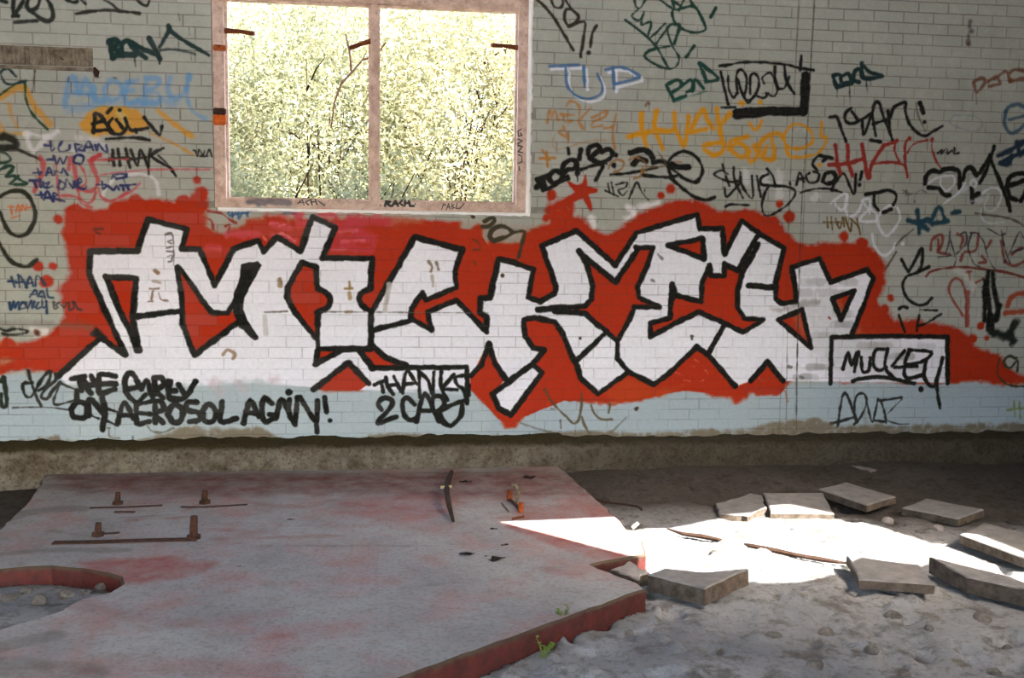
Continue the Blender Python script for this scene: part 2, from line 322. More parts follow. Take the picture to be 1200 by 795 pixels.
P.tag(100, 90, S8, BLACK, 4, "75,520 85,430 95,345 150,370 190,430 260,530/70,440 180,410/75,505 200,495/250,390 210,450 250,530 340,530 390,460 370,390 400,460 440,500 580,480/290,400 350,480/550,380 600,440 690,540 715,460/205,335 245,295/320,312/470,490 480,520/195,580 330,570 480,570 600,590")
P.tag(0, 0, S4, BLACK, 4, "525,700 530,770/550,695 560,770/510,745 560,735 630,742/585,695 605,780/610,700 640,770 655,700 690,775/640,740 680,732/700,695 690,770/762,690 705,728 790,780 802,795")
P.tag(0, 180, S4, BLACK, 2.6, "740,10 780,50 820,105/690,60 692,100")
P.tag(100, 90, S8, BLACK, 1.7, "1005,685 1025,695 1040,740/1060,680 1045,740/1075,690 1090,735 1070,740/1110,690 1100,740 1135,740/1130,740 1155,680 1180,745")
P.tag(0, 90, S8, (226, 224, 228), 4.6, "230,530 330,540 440,560 540,510/240,540 270,620 310,700/440,560 380,630 320,690", op=.65, soft=2)
P.tag(0, 90, S8, (220, 220, 226), 7, "740,580 820,570 900,590 980,660/680,690 760,700", op=.45, soft=4)
NAVY = (36, 46, 96)
P.tag(0, 150, S8, (186, 56, 60), 5, "370,270 400,310 400,400 370,470 320,590/640,380 660,280 700,420 720,540/930,250 850,300 880,400 910,480 900,540 850,590 760,570/930,260 860,290", op=.85, soft=1.5)
P.tag(0, 150, S8, (186, 60, 66), 2.8, "510,270 530,400 540,600 560,680/740,340 790,420 800,520 720,570/820,300 1000,295 1192,290/920,560 940,640 1000,680 1060,670 1192,600/570,630 700,640 830,700 900,600/730,580 760,700 860,740", op=.85, soft=1.4)
P.tag(0, 180, S4, (196, 70, 84), 2.2, "470,100 700,75 975,75/550,210 620,170 650,140", op=.8)
P.tag(0, 180, S4, (228, 226, 228), 3.6, "480,190 500,150 560,105 650,95 720,120 740,190", op=.6, soft=1.6)
P.tag(0, 150, S8, NAVY, 2.3, "420,160 480,170/470,130 480,210 510,190/540,190 575,130 545,170 560,220 640,205 650,160/700,160 712,220/700,150 765,165 730,200 790,212/780,205 822,125 870,210/800,180 850,178/890,160 900,210/910,205 920,155 965,210 1000,222 990,160/"
      "440,295 510,295/500,260 530,330 560,280 590,330 620,270/700,262 690,320 760,330 780,270 730,250 700,262/310,420 385,415/350,380 370,432/430,440 460,372 490,440/440,420 480,412/510,440 520,400 570,420 590,380 630,440/"
      "280,490 370,490/310,490 340,550/370,480 380,550 400,510 410,550/430,520 460,510 430,560 490,540/560,500 545,560 590,570 600,520 560,490/610,550 620,480 680,560 690,500/700,530 760,500 740,470 720,540 780,570 812,540/"
      "330,625 410,625/380,600 390,650/410,670 440,592 490,680/425,650 480,650/500,680 500,610 535,625 500,650 600,685/900,530 985,528/950,500 960,570 1000,540 1060,580 1085,540 1110,575/1140,530 1152,580/1120,532 1192,538/1040,470 1060,440 1160,430 1170,460 1080,480")
P.tag(0, 180, S4, NAVY, 2.2, "575,120 600,170/560,150 632,143/525,100 540,115 580,110 590,95")
P.tag(0, 230, S8, (34, 36, 24), 4.8, "0,150 60,290 120,355 190,372 260,340 318,240 328,130 292,40 240,-30 150,-50 60,-30 -10,10/-10,430 40,520 110,610 200,655 270,650 345,590")
P.tag(0, 230, S8, (192, 112, 62), 1.5, "70,100 130,100/100,90 112,170/150,150 170,82 190,140 150,132/200,130 212,82 240,130 250,82/260,110 290,105/110,202 190,180")
N2 = (26, 58, 88)
P.tag(0, 310, S8, N2, 2.8, "80,160 150,155/110,120 135,210/170,100 185,210/150,170 230,160/190,110 250,210/240,210 280,120 310,200/250,180 300,170/330,200 340,110 370,120 420,190/280,300 330,240 350,300/290,280 340,280/385,250 362,290 400,302/400,250 420,310/440,230 450,300 500,310/"
      "90,360 100,420 130,350 140,400 170,350 180,420/200,360 190,410 240,400 225,360 200,360/240,350 260,410 290,340 300,410 320,350/330,400 362,352 340,410 380,400/390,340 400,400 430,390 432,342 440,455")
P.tag(0, 310, S8, (46, 26, 34), 2.6, "500,350 510,410 540,400 520,380 550,360/570,380 600,400 620,360/640,352 650,420 690,400 680,352/700,360 720,410 760,425", op=.85)
P.tag(0, 310, S8, (104, 96, 88), 6, "0,545 300,550 600,560 840,575", op=.45, soft=4)  # dark band painted for the grimy, shaded ledge recess at the left
P.tag(0, 310, S8, (226, 218, 216), 6, "290,600 360,615 430,620/330,670 420,650", op=.6, soft=3)
P.tag(0, 310, S8, (36, 36, 28), 4, "0,600 60,620 150,600 260,625 150,655 20,645", soft=1.6); P.tag(0, 310, S8, (96, 44, 30), 8, "345,640", soft=2)
P.tag(0, 230, S8, (90, 36, 16), 3, "880,310 950,305/900,340 930,350", op=.8)
# -- tags along the foot, left
P.tag(0, 410, S8, (26, 36, 26), 4.6, "15,290 40,270 62,500 20,530 10,420")
P.tag(0, 410, S8, (28, 30, 24), 4, "260,190 290,300 340,440 385,525/300,310 215,320 232,420 285,440 330,380 400,260 470,210 440,330 360,380/520,230 510,290 420,370 385,440 440,455 500,370 560,310")
P.tag(0, 410, S8, (40, 42, 36), 2.6, "560,310 700,370/690,470 600,500 520,512 500,475 560,310"); P.tag(0, 410, S8, (50, 52, 48), 1.5, "120,540 300,535 480,540 640,560")
P.tag(70, 425, S8, BLACK, 6.2, "110,150 230,130/185,150 200,255/215,140 240,210 290,285/300,130 335,200/240,225 340,205/520,130 380,110 365,190 375,285 510,250/380,200 520,200/740,215 700,130 640,100 605,180 630,290 720,370 800,300/640,250 760,220/765,250 810,170 840,260 870,330/"
      "880,150 890,300/880,140 950,145 970,205 890,260/890,265 960,330/1030,180 1015,260 1080,265/1020,330 1100,340/110,430 130,500 240,510 250,400 170,370 110,430/270,500 280,345 400,470/400,330 420,470 400,625/160,260 160,360/"
      "540,570 600,375 690,520/560,490 680,490/720,380 720,565 830,550/720,470 850,480/720,390 870,360/890,560 890,370 950,375 970,440 895,480 960,560/1000,480 1060,390 1140,430 1135,530 1060,560 1000,480")
P.tag(70, 425, S8, BLACK, 2.6, "440,430 540,460/280,490 360,520/440,545 540,590"); P.tag(70, 425, S8, (86, 80, 62), 2, "800,570 860,640 960,650 1060,610/430,605 470,610/460,610 465,695 560,705/680,690 680,760", op=.7)
P.tag(190, 440, 1200 / 210, BLACK, 6.2, "40,40 55,160 150,150 225,40/110,60 150,125/230,180 170,182 165,230 240,250 255,295 185,310/270,240 310,192 360,240 340,305 285,305 270,240/403,180 392,308 500,290/545,320 590,175 650,275/560,250 640,255/735,190 685,152 668,230 690,310 760,275 720,262/760,290 800,160 850,250/852,160 850,250 890,330/890,325 905,152/925,150 965,215 1035,310 1038,170/1033,300 1038,380/1090,150 1100,245")
P.tag(190, 440, 1200 / 210, BLACK, 8, "848,114"); P.tag(190, 440, 1200 / 210, BLACK, 6, "1126,306")
P.tag(420, 420, S8, BLACK, 4.4, "150,245 240,212/210,230 232,312/258,180 272,255 322,335/275,258 350,245/330,170 395,310/410,325 450,120 545,240/430,240 530,232/562,110 572,365/565,120 650,210 692,340 700,130/772,130 765,255 828,390/890,150 780,280/800,290 920,292/970,160 905,180 920,250 985,300 1010,420/1005,100 1020,250 1015,400")
P.tag(420, 420, S8, BLACK, 5.8, "215,480 185,430 215,382 280,372 318,410 285,480 178,600 350,545/520,430 460,370 410,400 420,510 470,570 540,565/540,590 620,330 745,590/580,490 660,490/692,480 692,370 770,358 800,430 742,490/745,490 800,600/990,395 860,440 750,500/965,440 950,540 860,628 780,590 740,500")
P.tag(600, 440, 6, (84, 72, 44), 2.8, "230,100 290,200 380,290 430,338 470,310 490,200 490,130/490,290 510,350 545,410/555,210 580,270 630,310 700,310/690,200 680,260", op=.85); P.tag(600, 440, 6, (100, 96, 80), 2.4, "60,335 160,370 270,400/700,400 800,300", op=.6); P.tag(600, 440, 6, (70, 52, 40), 6, "875,235")
P.tag(600, 440, 6, (80, 60, 46), 1.6, "340,315 345,370/445,390 445,415/275,235 300,238", op=.7)

# -- tags, upper right
BR = (46, 38, 26)
P.tag(620, 0, S8, BR, 4, "60,-20 180,100 270,230 340,350 410,465/630,240 590,310 568,440"); P.tag(620, 0, S8, BR, 3.7, "205,-10 230,60 280,75 315,40 310,-10/330,-10 400,90 460,150 430,210 365,240 330,170 345,90 400,90/365,245 490,205 522,220 510,330 480,525"); P.tag(620, 0, S8, BR, 6, "553,490")
BLUE = (62, 108, 156)
for dx, c, w in ((4, (222, 228, 234), 3.4), (0, BLUE, 3.3)):
    k = dx * 3
    P.tag(600 + dx * .8, dx * .9, S4, c, w, "172,308 310,303/250,310 255,390 290,440 350,460 410,440 420,400 398,345/334,310 338,402/470,312 474,412/436,325 500,312 560,332 590,362 478,392", op=.9)
GR = (16, 60, 46)
P.tag(720, 0, S8, GR, 3, "185,-20 200,60 240,75 290,-10/230,80 160,150 235,190 275,110 250,230 340,205 312,350 370,320 470,220/100,185 300,340 400,450 460,560 520,640 590,600 600,530 540,430 500,320 500,250 560,222 595,260 550,410/390,405 510,240/510,430 360,460 300,490 290,540 420,620 520,640")
P.tag(720, 0, S8, GR, 3.6, "400,-20 540,80 600,85 740,60 820,180 850,270 780,302 680,290 580,230 540,150 545,90/535,-10 560,80/650,-10 600,95/700,-10 735,55/560,20 620,60/560,230 610,240 560,410"); P.tag(720, 0, S8, GR, 4.2, "942,75 895,160/740,430 668,532")
P.tag(600, 0, S4, (14, 66, 54), 4.8, "718,400 755,470/718,395 775,372 790,400 745,430/755,468 810,445/800,392 832,372 845,412 812,430/840,425 852,372 892,412/872,295 905,378/875,295 960,365 900,382"); P.tag(600, 0, S4, (30, 100, 80), 1.6, "760,470 830,448 905,425", op=.8)
P.tag(820, 50, S8, BLACK, 3.2, "180,215 280,205 400,185 600,185 800,205 920,235 1060,255/265,310 270,430 310,510 350,470/350,470 340,310 380,250 430,310 430,440 400,480 350,340/400,490 450,560 500,500/470,480 470,320 510,285 550,340 540,440 490,520 430,540/600,380 580,330 650,280 695,340 722,440 690,500 620,470/540,500 600,515 640,470/735,432 790,420 832,320")
P.tag(820, 50, S8, BLACK, 4.2, "195,270 230,430 265,575/185,222 290,205/700,230 700,330 730,430/790,210 800,330 840,420 880,475/945,125 935,250"); P.tag(820, 50, S8, BLACK, 12.5, "985,320 970,640/345,665 660,640 970,640", smooth=False); P.tag(820, 50, S8, BLACK, 2.8, "200,605 330,602")
YE = (214, 150, 22)
P.tag(720, 100, S8, YE, 6.6, "245,265 260,420 298,575/135,480 280,440/395,245 375,400 450,590/300,440 400,420 500,430 562,390 558,262/570,400 650,560 690,290/690,440 750,340 820,225 870,330 920,400/700,440 850,410/955,215 970,350 1010,540/1075,265 980,380/830,565 900,545 1010,545 1000,620 920,650 835,600", soft=1.6)
P.tag(850, 110, S8, YE, 6, "30,520 60,440 120,420 210,400/100,450 60,520 140,590 220,540 170,480 120,460/200,540 240,640 300,560 270,480/310,560 330,450 420,385 440,480 450,600 345,600 385,500/420,375 500,375 540,420", soft=1.8)
P.tag(850, 110, S8, YE, 4.4, "560,480 550,380 620,290 720,290 800,360 810,440 740,500 620,510 560,480 600,580 700,590 850,560 920,480 940,410 895,400 895,265/220,270 280,340 340,250", soft=1.6)
P.tag(850, 110, S8, YE, 6, "140,90 170,85/330,75/880,665", soft=2)
OC = (178, 120, 44)
P.tag(640, 100, S8, OC, 3.2, "10,350 30,240 50,300 80,235 110,320/140,270 260,280/160,280 170,340 240,330/190,190 220,150 290,170 312,250 300,330 340,400/420,210 320,310/430,300 560,240 540,300 440,340 430,390 520,375/652,270 625,380 545,400/620,390 620,480 640,590/160,380 190,470 120,440 170,410/200,440 205,540", op=.85, soft=1.4)
P.tag(640, 100, S8, OC, 1.8, "80,460 60,540 100,600 250,560 400,520 560,510", op=.6, soft=1.4); P.tag(620, 155, S8, OC, 3, "100,245 240,240/160,180 175,320/125,170 190,260", op=.9)
P.tag(620, 155, S8, BLACK, 6.2, "70,440 130,420 190,400/80,450 130,530/130,450 150,520/190,400 240,360 310,390 290,450 230,480 190,440 190,400/310,350 330,290 400,260 440,290 420,340 360,350 320,390/440,270 450,380/480,165 470,250/550,210 560,150 620,120 660,150 600,210 560,240/560,240 640,280 730,260 780,200 740,160 680,180/770,200 810,215")
P.tag(620, 155, S8, BLACK, 4, "130,550 230,500 370,430/480,350 600,310 720,290/760,395 900,385 1050,360 1192,330/1080,405 1192,415"); P.tag(620, 155, S8, BLACK, 5, "690,320 620,445/365,150 370,200/300,440 360,410")
P.tag(620, 155, S8, BLACK, 8, "940,195 1040,165 1120,190 1150,240/970,295 1020,250 1090,270/790,310/70,510"); P.tag(620, 155, S8, (152, 106, 48), 3, "740,340 760,290 820,255 880,280 860,340 790,375/930,260 1000,232 1090,300 1050,400 980,430/1040,400 1060,320", op=.9, soft=1.4); P.tag(620, 155, S8, BLACK, 1.2, "450,380 450,460")
P.tag(720, 155, S8, BLACK, 4.6, "490,290 560,210 660,180 760,230 820,340 790,440 740,465 650,430 560,360 500,320/270,400 400,415 510,420 590,400/530,430 640,530 760,610 860,630 932,605/500,300 520,390 545,440/330,190 360,240 350,270"); P.tag(720, 155, S8, BLACK, 9.5, "530,300 600,325 690,325"); P.tag(720, 155, S8, (150, 104, 50), 4, "570,275 620,280", op=.8)
P.tag(720, 155, S8, BLACK, 6.5, "360,285 440,270 500,300"); P.tag(720, 155, S8, (120, 96, 56), 2.4, "400,180 440,230 480,300/330,330 400,330 480,310", op=.7)
P.tag(620, 155, S8, BLACK, 2.5, "735,480 750,560/765,470 790,580/710,545 830,600/810,490 910,470 890,520 830,540 870,590 910,550/930,620 1000,470 1050,560 1110,630/1076,535 1074,548")
P.tag(830, 170, S8, BLACK, 3, "195,380 160,280 132,180/180,270 130,240 65,260 70,290 190,340 290,340/235,210 245,330 320,490/300,260 310,370 410,500 405,290/150,400 175,480 290,360/450,290 490,480/625,385 600,290 548,225/560,270 490,310 500,370 620,380 740,390 810,430 780,510 680,600 540,660 500,580 520,460 560,390/760,345 762,370/160,575 210,555 380,560")
P.tag(830, 170, S8, BLACK, 3.8, "820,370 850,260 890,340/840,315 900,310/940,260 910,290 940,350 1010,340 1030,270 980,250/1090,270 1070,340 1130,370 1180,310 1150,260 1090,270/1170,350 1150,420/1020,240 970,180 1010,110 1050,95"); P.tag(830, 170, S8, BLACK, 5, "1040,100 1150,122/1100,120 1070,150"); P.tag(830, 170, S8, BLACK, 2.8, "860,445 960,415 1100,405 1192,425")
P.tag(960, 140, S8, BLACK, 3.8, "30,580 60,500 140,490 160,560 80,600/120,640 190,530 240,520 320,695 340,510/395,490 380,560"); P.tag(960, 140, S8, BLACK, 5, "375,612"); P.tag(960, 140, S8, BLACK, 2.4, "0,640 100,650 210,680")
WH = (222, 226, 232)
P.tag(950, 210, S8, WH, 3.2, "180,230 230,190 300,140 340,150 340,230 290,290 240,250 220,190/340,150 320,250 340,330 390,345 450,290 480,200/490,190 550,190 550,320/480,200 540,290/540,285 475,350 460,390 600,392 622,340 560,280/640,330 720,250 800,260 830,360 780,460 700,530 640,460 620,370/570,520 590,610 640,690 700,710 760,660 790,600", op=.8, soft=1.2)
P.tag(950, 210, S8, BLACK, 4.8, "510,145 620,125 720,105 790,140 790,200 770,235/590,130 590,230 625,285/680,310 750,280"); P.tag(950, 210, S8, (98, 72, 18), 2.1, "120,400 270,400/150,350 160,450/190,350 200,460/230,370 270,460 300,360 310,440/320,360 370,485 382,380/370,370 440,440 462,520/432,370 440,440"); P.tag(950, 210, S8, WH, 4, "855,605", soft=2)
P.tag(960, 60, S8, BLACK, 4.5, "100,612 165,620 210,740 250,840/300,530 250,570 240,640 290,675 360,650 300,560/370,650 470,590/400,650 415,775 470,640 520,490 560,490 590,590 690,850/500,680 620,640/490,580 510,700 525,790/640,560 660,780/660,620 700,520 800,480 800,560 830,660 900,750 980,790 1060,750 1145,700"); P.tag(960, 60, S8, BLACK, 6.5, "935,485 970,575"); P.tag(960, 60, S8, BLACK, 4.5, "980,660"); P.tag(960, 60, S8, (84, 70, 44), 2, "900,480 920,600 990,750", op=.7)
P.tag(960, 140, S8, BLACK, 5, "480,195 570,210")
TR = (152, 46, 36)
P.tag(960, 140, S8, TR, 5.6, "150,240 170,400 195,505/265,240 270,400 310,520/90,425 260,410 400,370/400,235 430,430 460,540 485,430 600,240/"); P.tag(960, 140, S8, TR, 3.8, "600,240 660,225 725,200/500,412 640,400 740,410 800,440 822,540/835,170 800,240 800,430 825,520"); P.tag(960, 140, S8, TR, 2.8, "710,210 700,290 750,400 800,440/820,310 880,230 1010,190/1050,170 1050,280 1090,390 1140,460"); P.tag(960, 140, S8, TR, 6, "840,180/720,200/1050,185")
P.tag(960, 60, S8, (12, 44, 44), 5, "130,240 160,335/130,228 190,220 205,280/160,335 300,300/220,230 270,210 290,280 230,300/310,290 330,190 380,170 400,240/300,270 370,290/395,110 420,250 590,230 480,200 400,130"); P.tag(960, 60, S8, (12, 44, 44), 1.1, "165,350 165,430/280,330 290,500/435,260 450,400")
P.tag(1050, 60, S8, (112, 60, 22), 4.4, "720,290 750,390/730,280 800,250 830,290 760,380/860,280 930,240 960,300 870,330/920,260 1020,190 1060,280/1060,200 1110,170 1230,190/1060,280 1230,245", op=.85, soft=1.6); P.tag(1050, 60, S8, (112, 60, 22), 1.6, "745,390 750,490", op=.6)
P.tag(1050, 60, S8, (30, 80, 104), 4.6, "1020,560 1060,510 1150,500 1230,540/1020,560 1012,680 1060,760 1140,740 1200,680/1050,640 1220,600", op=.85, soft=1.5); P.tag(1050, 60, S8, (120, 140, 146), 1.6, "540,600 500,660 600,720 760,740 800,660 700,600 540,600", op=.6)
P.tag(1050, 140, S8, (26, 46, 66), 7, "950,340 1060,290 1220,190/990,400 1100,340 1220,290/970,400 1040,420 1080,340/1120,210 1150,330", soft=1.8); P.tag(1050, 140, S8, BLACK, 2.2, "390,315 430,285 420,320 470,270 480,320 520,290 540,320/542,270 550,320 582,312")
P.tag(1050, 140, S8, BLACK, 6.4, "270,600 280,530 330,480 410,490 440,470 530,460 590,500 590,640/300,635 400,645 440,700 500,705/620,560 650,470 700,450 750,520/1030,620 1060,540 1150,500 1230,510/1040,620 1220,560/700,640 710,770/720,720 770,690"); P.tag(1050, 140, S8, BLACK, 5.6, "780,590 850,450 912,250/780,500 880,330/880,380 960,560 1030,740 1060,850/1030,620 1060,720 1120,750/1230,620 1160,760")
P.tag(1050, 140, S8, WH, 2.8, "300,600 350,560 430,530 530,530 540,600 470,670 420,620 410,540/690,600 720,560 750,600 720,632 690,600/640,600 580,690/800,690 880,640 960,650 980,720 950,810/440,790 560,700 620,640", op=.75); P.tag(1050, 140, S8, (200, 204, 212), 5, "700,765 800,750/590,690 660,640", op=.6, soft=2)
P.tag(1050, 140, S8, (80, 82, 76), 1.4, "60,690 100,660 90,710 160,690/170,770 180,700 230,660 280,680/60,660 120,690", op=.8)
P.tag(1050, 220, S8, (26, 64, 80), 6, "110,310 200,320 300,300/200,215 215,425/220,330 290,390/320,310 400,180 460,315/340,335 480,310/515,240 590,222", soft=1.8)
P.tag(1050, 220, S8, (84, 74, 62), 2.6, "0,540 60,470 160,390/740,240 900,260 1060,290 1220,370/-100,760 -60,700 0,600", op=.9); P.tag(1050, 220, S8, (206, 212, 216), 2.2, "790,200 790,270 860,330 1000,320/860,60 820,180 880,220 960,170", op=.6, soft=1.5); P.tag(1050, 220, S8, WH, 4, "65,525", soft=2)
RS = (128, 50, 36)
P.tag(1050, 220, S8, RS, 4, "320,580 340,480 420,440 430,520 390,600 500,620/390,480 400,600/570,430 620,470 600,560/770,430 740,580 640,600/880,500 850,560/980,500 1010,690/1020,690 1100,730 1220,670/620,620 600,680/1170,560 1080,620/800,640 840,690 770,700", op=.9, soft=1.3)
P.tag(1050, 220, S8, (48, 38, 54), 2, "500,400 490,520 460,620/500,460 550,650/600,430 650,420 650,520 560,620/540,740 560,660/700,430 670,560 720,700 780,740/690,420 760,430 820,520 860,660 920,760 980,780/850,380 960,440 1010,430/980,400 1010,560 1060,700/1010,700 1080,560 1140,420/1150,410 1220,540 1080,600/390,650 520,630", op=.9)
S7 = 1196 / 170
P.tag(1030, 290, S7, (120, 54, 42), 3, "390,240 430,200 560,170 720,165 900,185 1060,210 1220,255"); P.tag(1030, 290, S7, (146, 62, 46), 3.4, "690,560 590,400 580,320 620,260 680,280 715,400 720,650/800,290 860,260/740,200 750,270/720,205 760,200", op=.9); P.tag(1030, 290, S7, (146, 62, 46), 6, "735,370 728,500 728,640", op=.85, soft=1.6)
P.tag(1030, 290, S7, (214, 212, 210), 9, "640,190 720,240 775,335", op=.5, soft=3)
P.tag(1030, 290, S7, BLACK, 4.2, "185,100 240,200/250,190 300,100 350,10 360,80 340,180 290,220/290,215 410,160/280,220 220,250 195,330 240,430 320,475 390,465 435,420/170,505 200,488 232,500"); P.tag(1030, 290, S7, BLACK, 3, "165,560 190,630 215,700/330,560 310,690/320,650 400,620 510,550"); P.tag(1030, 290, S7, BLACK, 2.2, "340,515 480,520")
P.tag(1030, 290, S7, BLACK, 6.5, "900,200 890,330 910,500 900,680/935,210 950,360 970,440 980,560 960,600/995,480 960,560/872,280 872,600/930,560 935,690", soft=1.6); P.tag(1030, 290, S7, (20, 26, 20), 9.5, "920,700 1000,720 1060,730 1130,620/1080,730 1100,780", soft=3)
P.tag(1030, 290, S7, (170, 58, 18), 6, "1040,545 1130,535 1220,525/1060,480 1100,405 1220,370", op=.9, soft=2); P.tag(1030, 290, S7, RED, 9, "840,650", soft=2)
P.tag(1050, 370, S8, (58, 58, 38), 3.4, "1120,400 1050,380 1000,440 1060,490 1130,420 1130,520"); P.tag(1050, 370, S8, (62, 56, 34), 2.2, "960,400 950,560 1060,650 1220,660"); P.tag(900, 370, S4, (108, 126, 50), 2.6, "1115,440 1190,432/1145,400 1150,470/1170,400 1175,480", op=.7)
S6 = 917 / 150
P.tag(960, 380, S6, BLACK, 4.6, "170,320 205,210 230,290 280,200 250,340/300,240 310,340 355,330 365,245/460,180 400,190 388,290 430,332 480,310/490,180 470,310 540,390/520,300 610,190/640,200 620,290 750,262 800,200 640,185/540,310 700,300/610,310 610,370 650,390 750,360/770,250 750,360 780,430 830,430 885,240/840,400 850,520 865,600"); P.tag(960, 380, S6, BLACK, 5, "240,410 300,390 420,380 540,395 680,425"); P.tag(960, 380, S6, BLACK, 7, "728,465")
P.tag(960, 380, S6, (34, 38, 34), 2.8, "130,740 180,490 270,700/80,715 240,670/270,700 250,600 270,510 320,500 340,560 300,660 250,720/340,560 380,700 420,540/430,550 590,525/440,550 470,640 480,710/390,690 480,700"); P.tag(960, 380, S6, (50, 54, 50), 1.4, "590,540 490,640/480,690 560,715 640,715")
P.tag(540, 235, S8, (62, 56, 36), 4, "220,195 290,160 312,190 260,240 200,245/480,300 590,292 570,400 540,530/390,700"); P.tag(540, 235, S8, (62, 56, 36), 5, "290,370 270,330 300,270 380,237 450,270 460,320 300,380/115,150"); P.tag(540, 235, S8, (70, 60, 40), 1.6, "110,360 160,390 180,450 120,460/120,570 140,600", op=.7)
P.tag(240, 235, S8, (52, 92, 134), 3, "215,120 260,80 255,150 310,90 320,165 370,80 400,150/230,140 400,110"); P.tag(240, 235, S8, (150, 52, 44), 2.4, "30,100 150,120 220,170 290,210/0,160 60,190 80,270/190,240 230,230 220,300"); P.tag(240, 235, S8, (60, 72, 96), 5, "740,112 830,110", op=.6, soft=2)
P.tag(0, 90, S8, (90, 84, 74), 1.6, "640,10 635,40/890,0 920,5/1060,5 1080,10", op=.8); P.tag(720, 100, S8, (120, 86, 66), 3, "290,190 310,160 320,170", op=.8); P.tag(1040, 0, 7.5, (40, 40, 34), 5, "725,190 720,235/735,275/710,320 710,380", op=.7, soft=2); P.tag(1040, 0, 7.5, (86, 52, 30), 4, "710,390", op=.7, soft=2)
# -- writing on the window frame
P.tag(240, 0, 3, (54, 56, 76), 7, "155,711 210,710 300,712", op=.75, soft=2); 
P.tag(300, 220, S4, BLACK, 1.6, "195,75 215,55 225,80/200,70 222,68/250,58 230,68 245,80/255,55 262,80/258,68 280,66/275,52 285,80/290,62 320,82/338,62", soft=.5, smooth=False)
P.tag(300, 220, S4, BLACK, 2.6, "600,85 605,62 625,66 605,74 628,86/635,85 650,60 662,85/640,76 660,75/680,60 668,72 684,84/695,58 692,85/694,72 715,72/712,60 716,85 735,86", soft=.5, smooth=False); P.tag(300, 220, S4, BLACK, 2, "580,82/742,76")
P.tag(300, 220, S4, (34, 32, 30), 1.2, "865,100 872,74 884,80 868,88/885,104 896,74 902,100/888,92 902,90/912,74 912,98 924,94 912,86 922,78/935,74 930,98 950,96 968,74", soft=.4, smooth=False)
P.tag(240, 0, 3, (34, 32, 30), 1.3, "1112,455 1100,462 1102,480 1114,476 1108,468/1100,490 1116,496 1100,506/1101,512 1116,516 1101,534 1117,538/1101,545 1114,550 1114,570 1100,575/1104,586 1106,600", soft=.4, smooth=False)
P.tag(240, 0, 3, (120, 60, 26), 4, "56,168 62,174", op=.6, soft=2)
# -- dirt splashed up along the foot of the wall
P.area(0, 370, S4, (112, 96, 72), "-1200,590 160,580 180,560 270,565 290,590 560,600 800,560 880,530 1000,520 1100,545 1192,520 1300,560 1500,575 1800,560 2200,565 2700,545 3300,540 3650,500 3800,480 3900,520 4200,505 4500,500 6000,500 6000,640 -1200,640", op=.8, soft=3, wob=4, speck=.5)
P.area(0, 0, 1, (126, 116, 100), "1010,472 1020,498 1012,500", op=.3, soft=3)
WALL_IMG = P.image('wall_spray_paint')

# worn red paint on the floor slab, with darker brown smears towards the left
FP = Paint(-2.4, 1.6, -4.4, 0.0, 0.008, lambda x, y: on_ground(x, y)[:2], 0.0055)
PINK = (128, 56, 48)
for s, op, w in (("80,560 300,562 450,560 660,560", .8, 22), ("90,570 300,573 450,568 640,568 690,578", .7, 20), ("480,580 660,578 700,592", .5, 16), ("470,585 640,575 680,590 700,600", .5, 12), ("400,590 520,600", .5, 14), ("150,660 190,658 235,662", .75, 16), ("120,668 160,675", .6, 8), ("60,668 130,668", .8, 12), ("600,617 660,632 725,650", .8, 12), ("590,608 680,606 720,602", .8, 7),
                 ("150,610 215,606", .8, 5), ("215,600 230,592", .8, 4), ("250,620 268,622", .8, 4), ("60,700 200,730 330,720", .35, 20), ("330,790 200,780 60,780", .35, 24), ("300,750 340,745", .5, 6), ("640,668 680,672", .4, 10), ("500,575 540,590", .5, 10), ("240,573 330,595 420,580", .4, 12), ("250,632 400,628", .6, 2), ("620,620 590,612", .7, 5)):
    FP.tag(0, 0, 1, PINK, w, s, op=op, soft=7)
for s, w in (("135,592 215,588", 3), ("90,610 200,604", 4), ("60,622 110,630", 4), ("470,690 540,682", 3), ("20,560 90,556", 8), ("0,575 50,570 110,575", 26), ("0,610 40,600 90,596", 26), ("70,560 200,558 400,556 640,553", 7), ("0,650 60,645 150,645", 14), ("0,780 100,790", 30), ("60,745 0,760", 20), ("95,600 110,596", 3), ("300,640 500,640", 3)):
    FP.tag(0, 0, 1, (86, 78, 70), w, s, op=.55, soft=4)
FP.area(0, 0, 1, (96, 54, 46), "60,556 690,552 700,578 560,584 430,580 260,584 90,580", op=.72, soft=16, wob=6)
FP.area(0, 0, 1, (140, 66, 56), "90,660 150,655 200,652 250,660 235,672 170,684 130,686", op=.8, soft=8, wob=5)
FP.area(0, 0, 1, (140, 68, 60), "400,585 520,582 530,605 440,612 390,602", op=.5, soft=12, wob=6)
FP.area(0, 0, 1, (140, 62, 52), "590,614 650,625 740,652 700,655 640,640", op=.75, soft=6, wob=3)
FP.area(0, 0, 1, (130, 66, 56), "600,596 700,588 722,604 610,609", op=.6, soft=8, wob=4)
FLOOR_IMG = FP.image('slab_paint_and_smears')

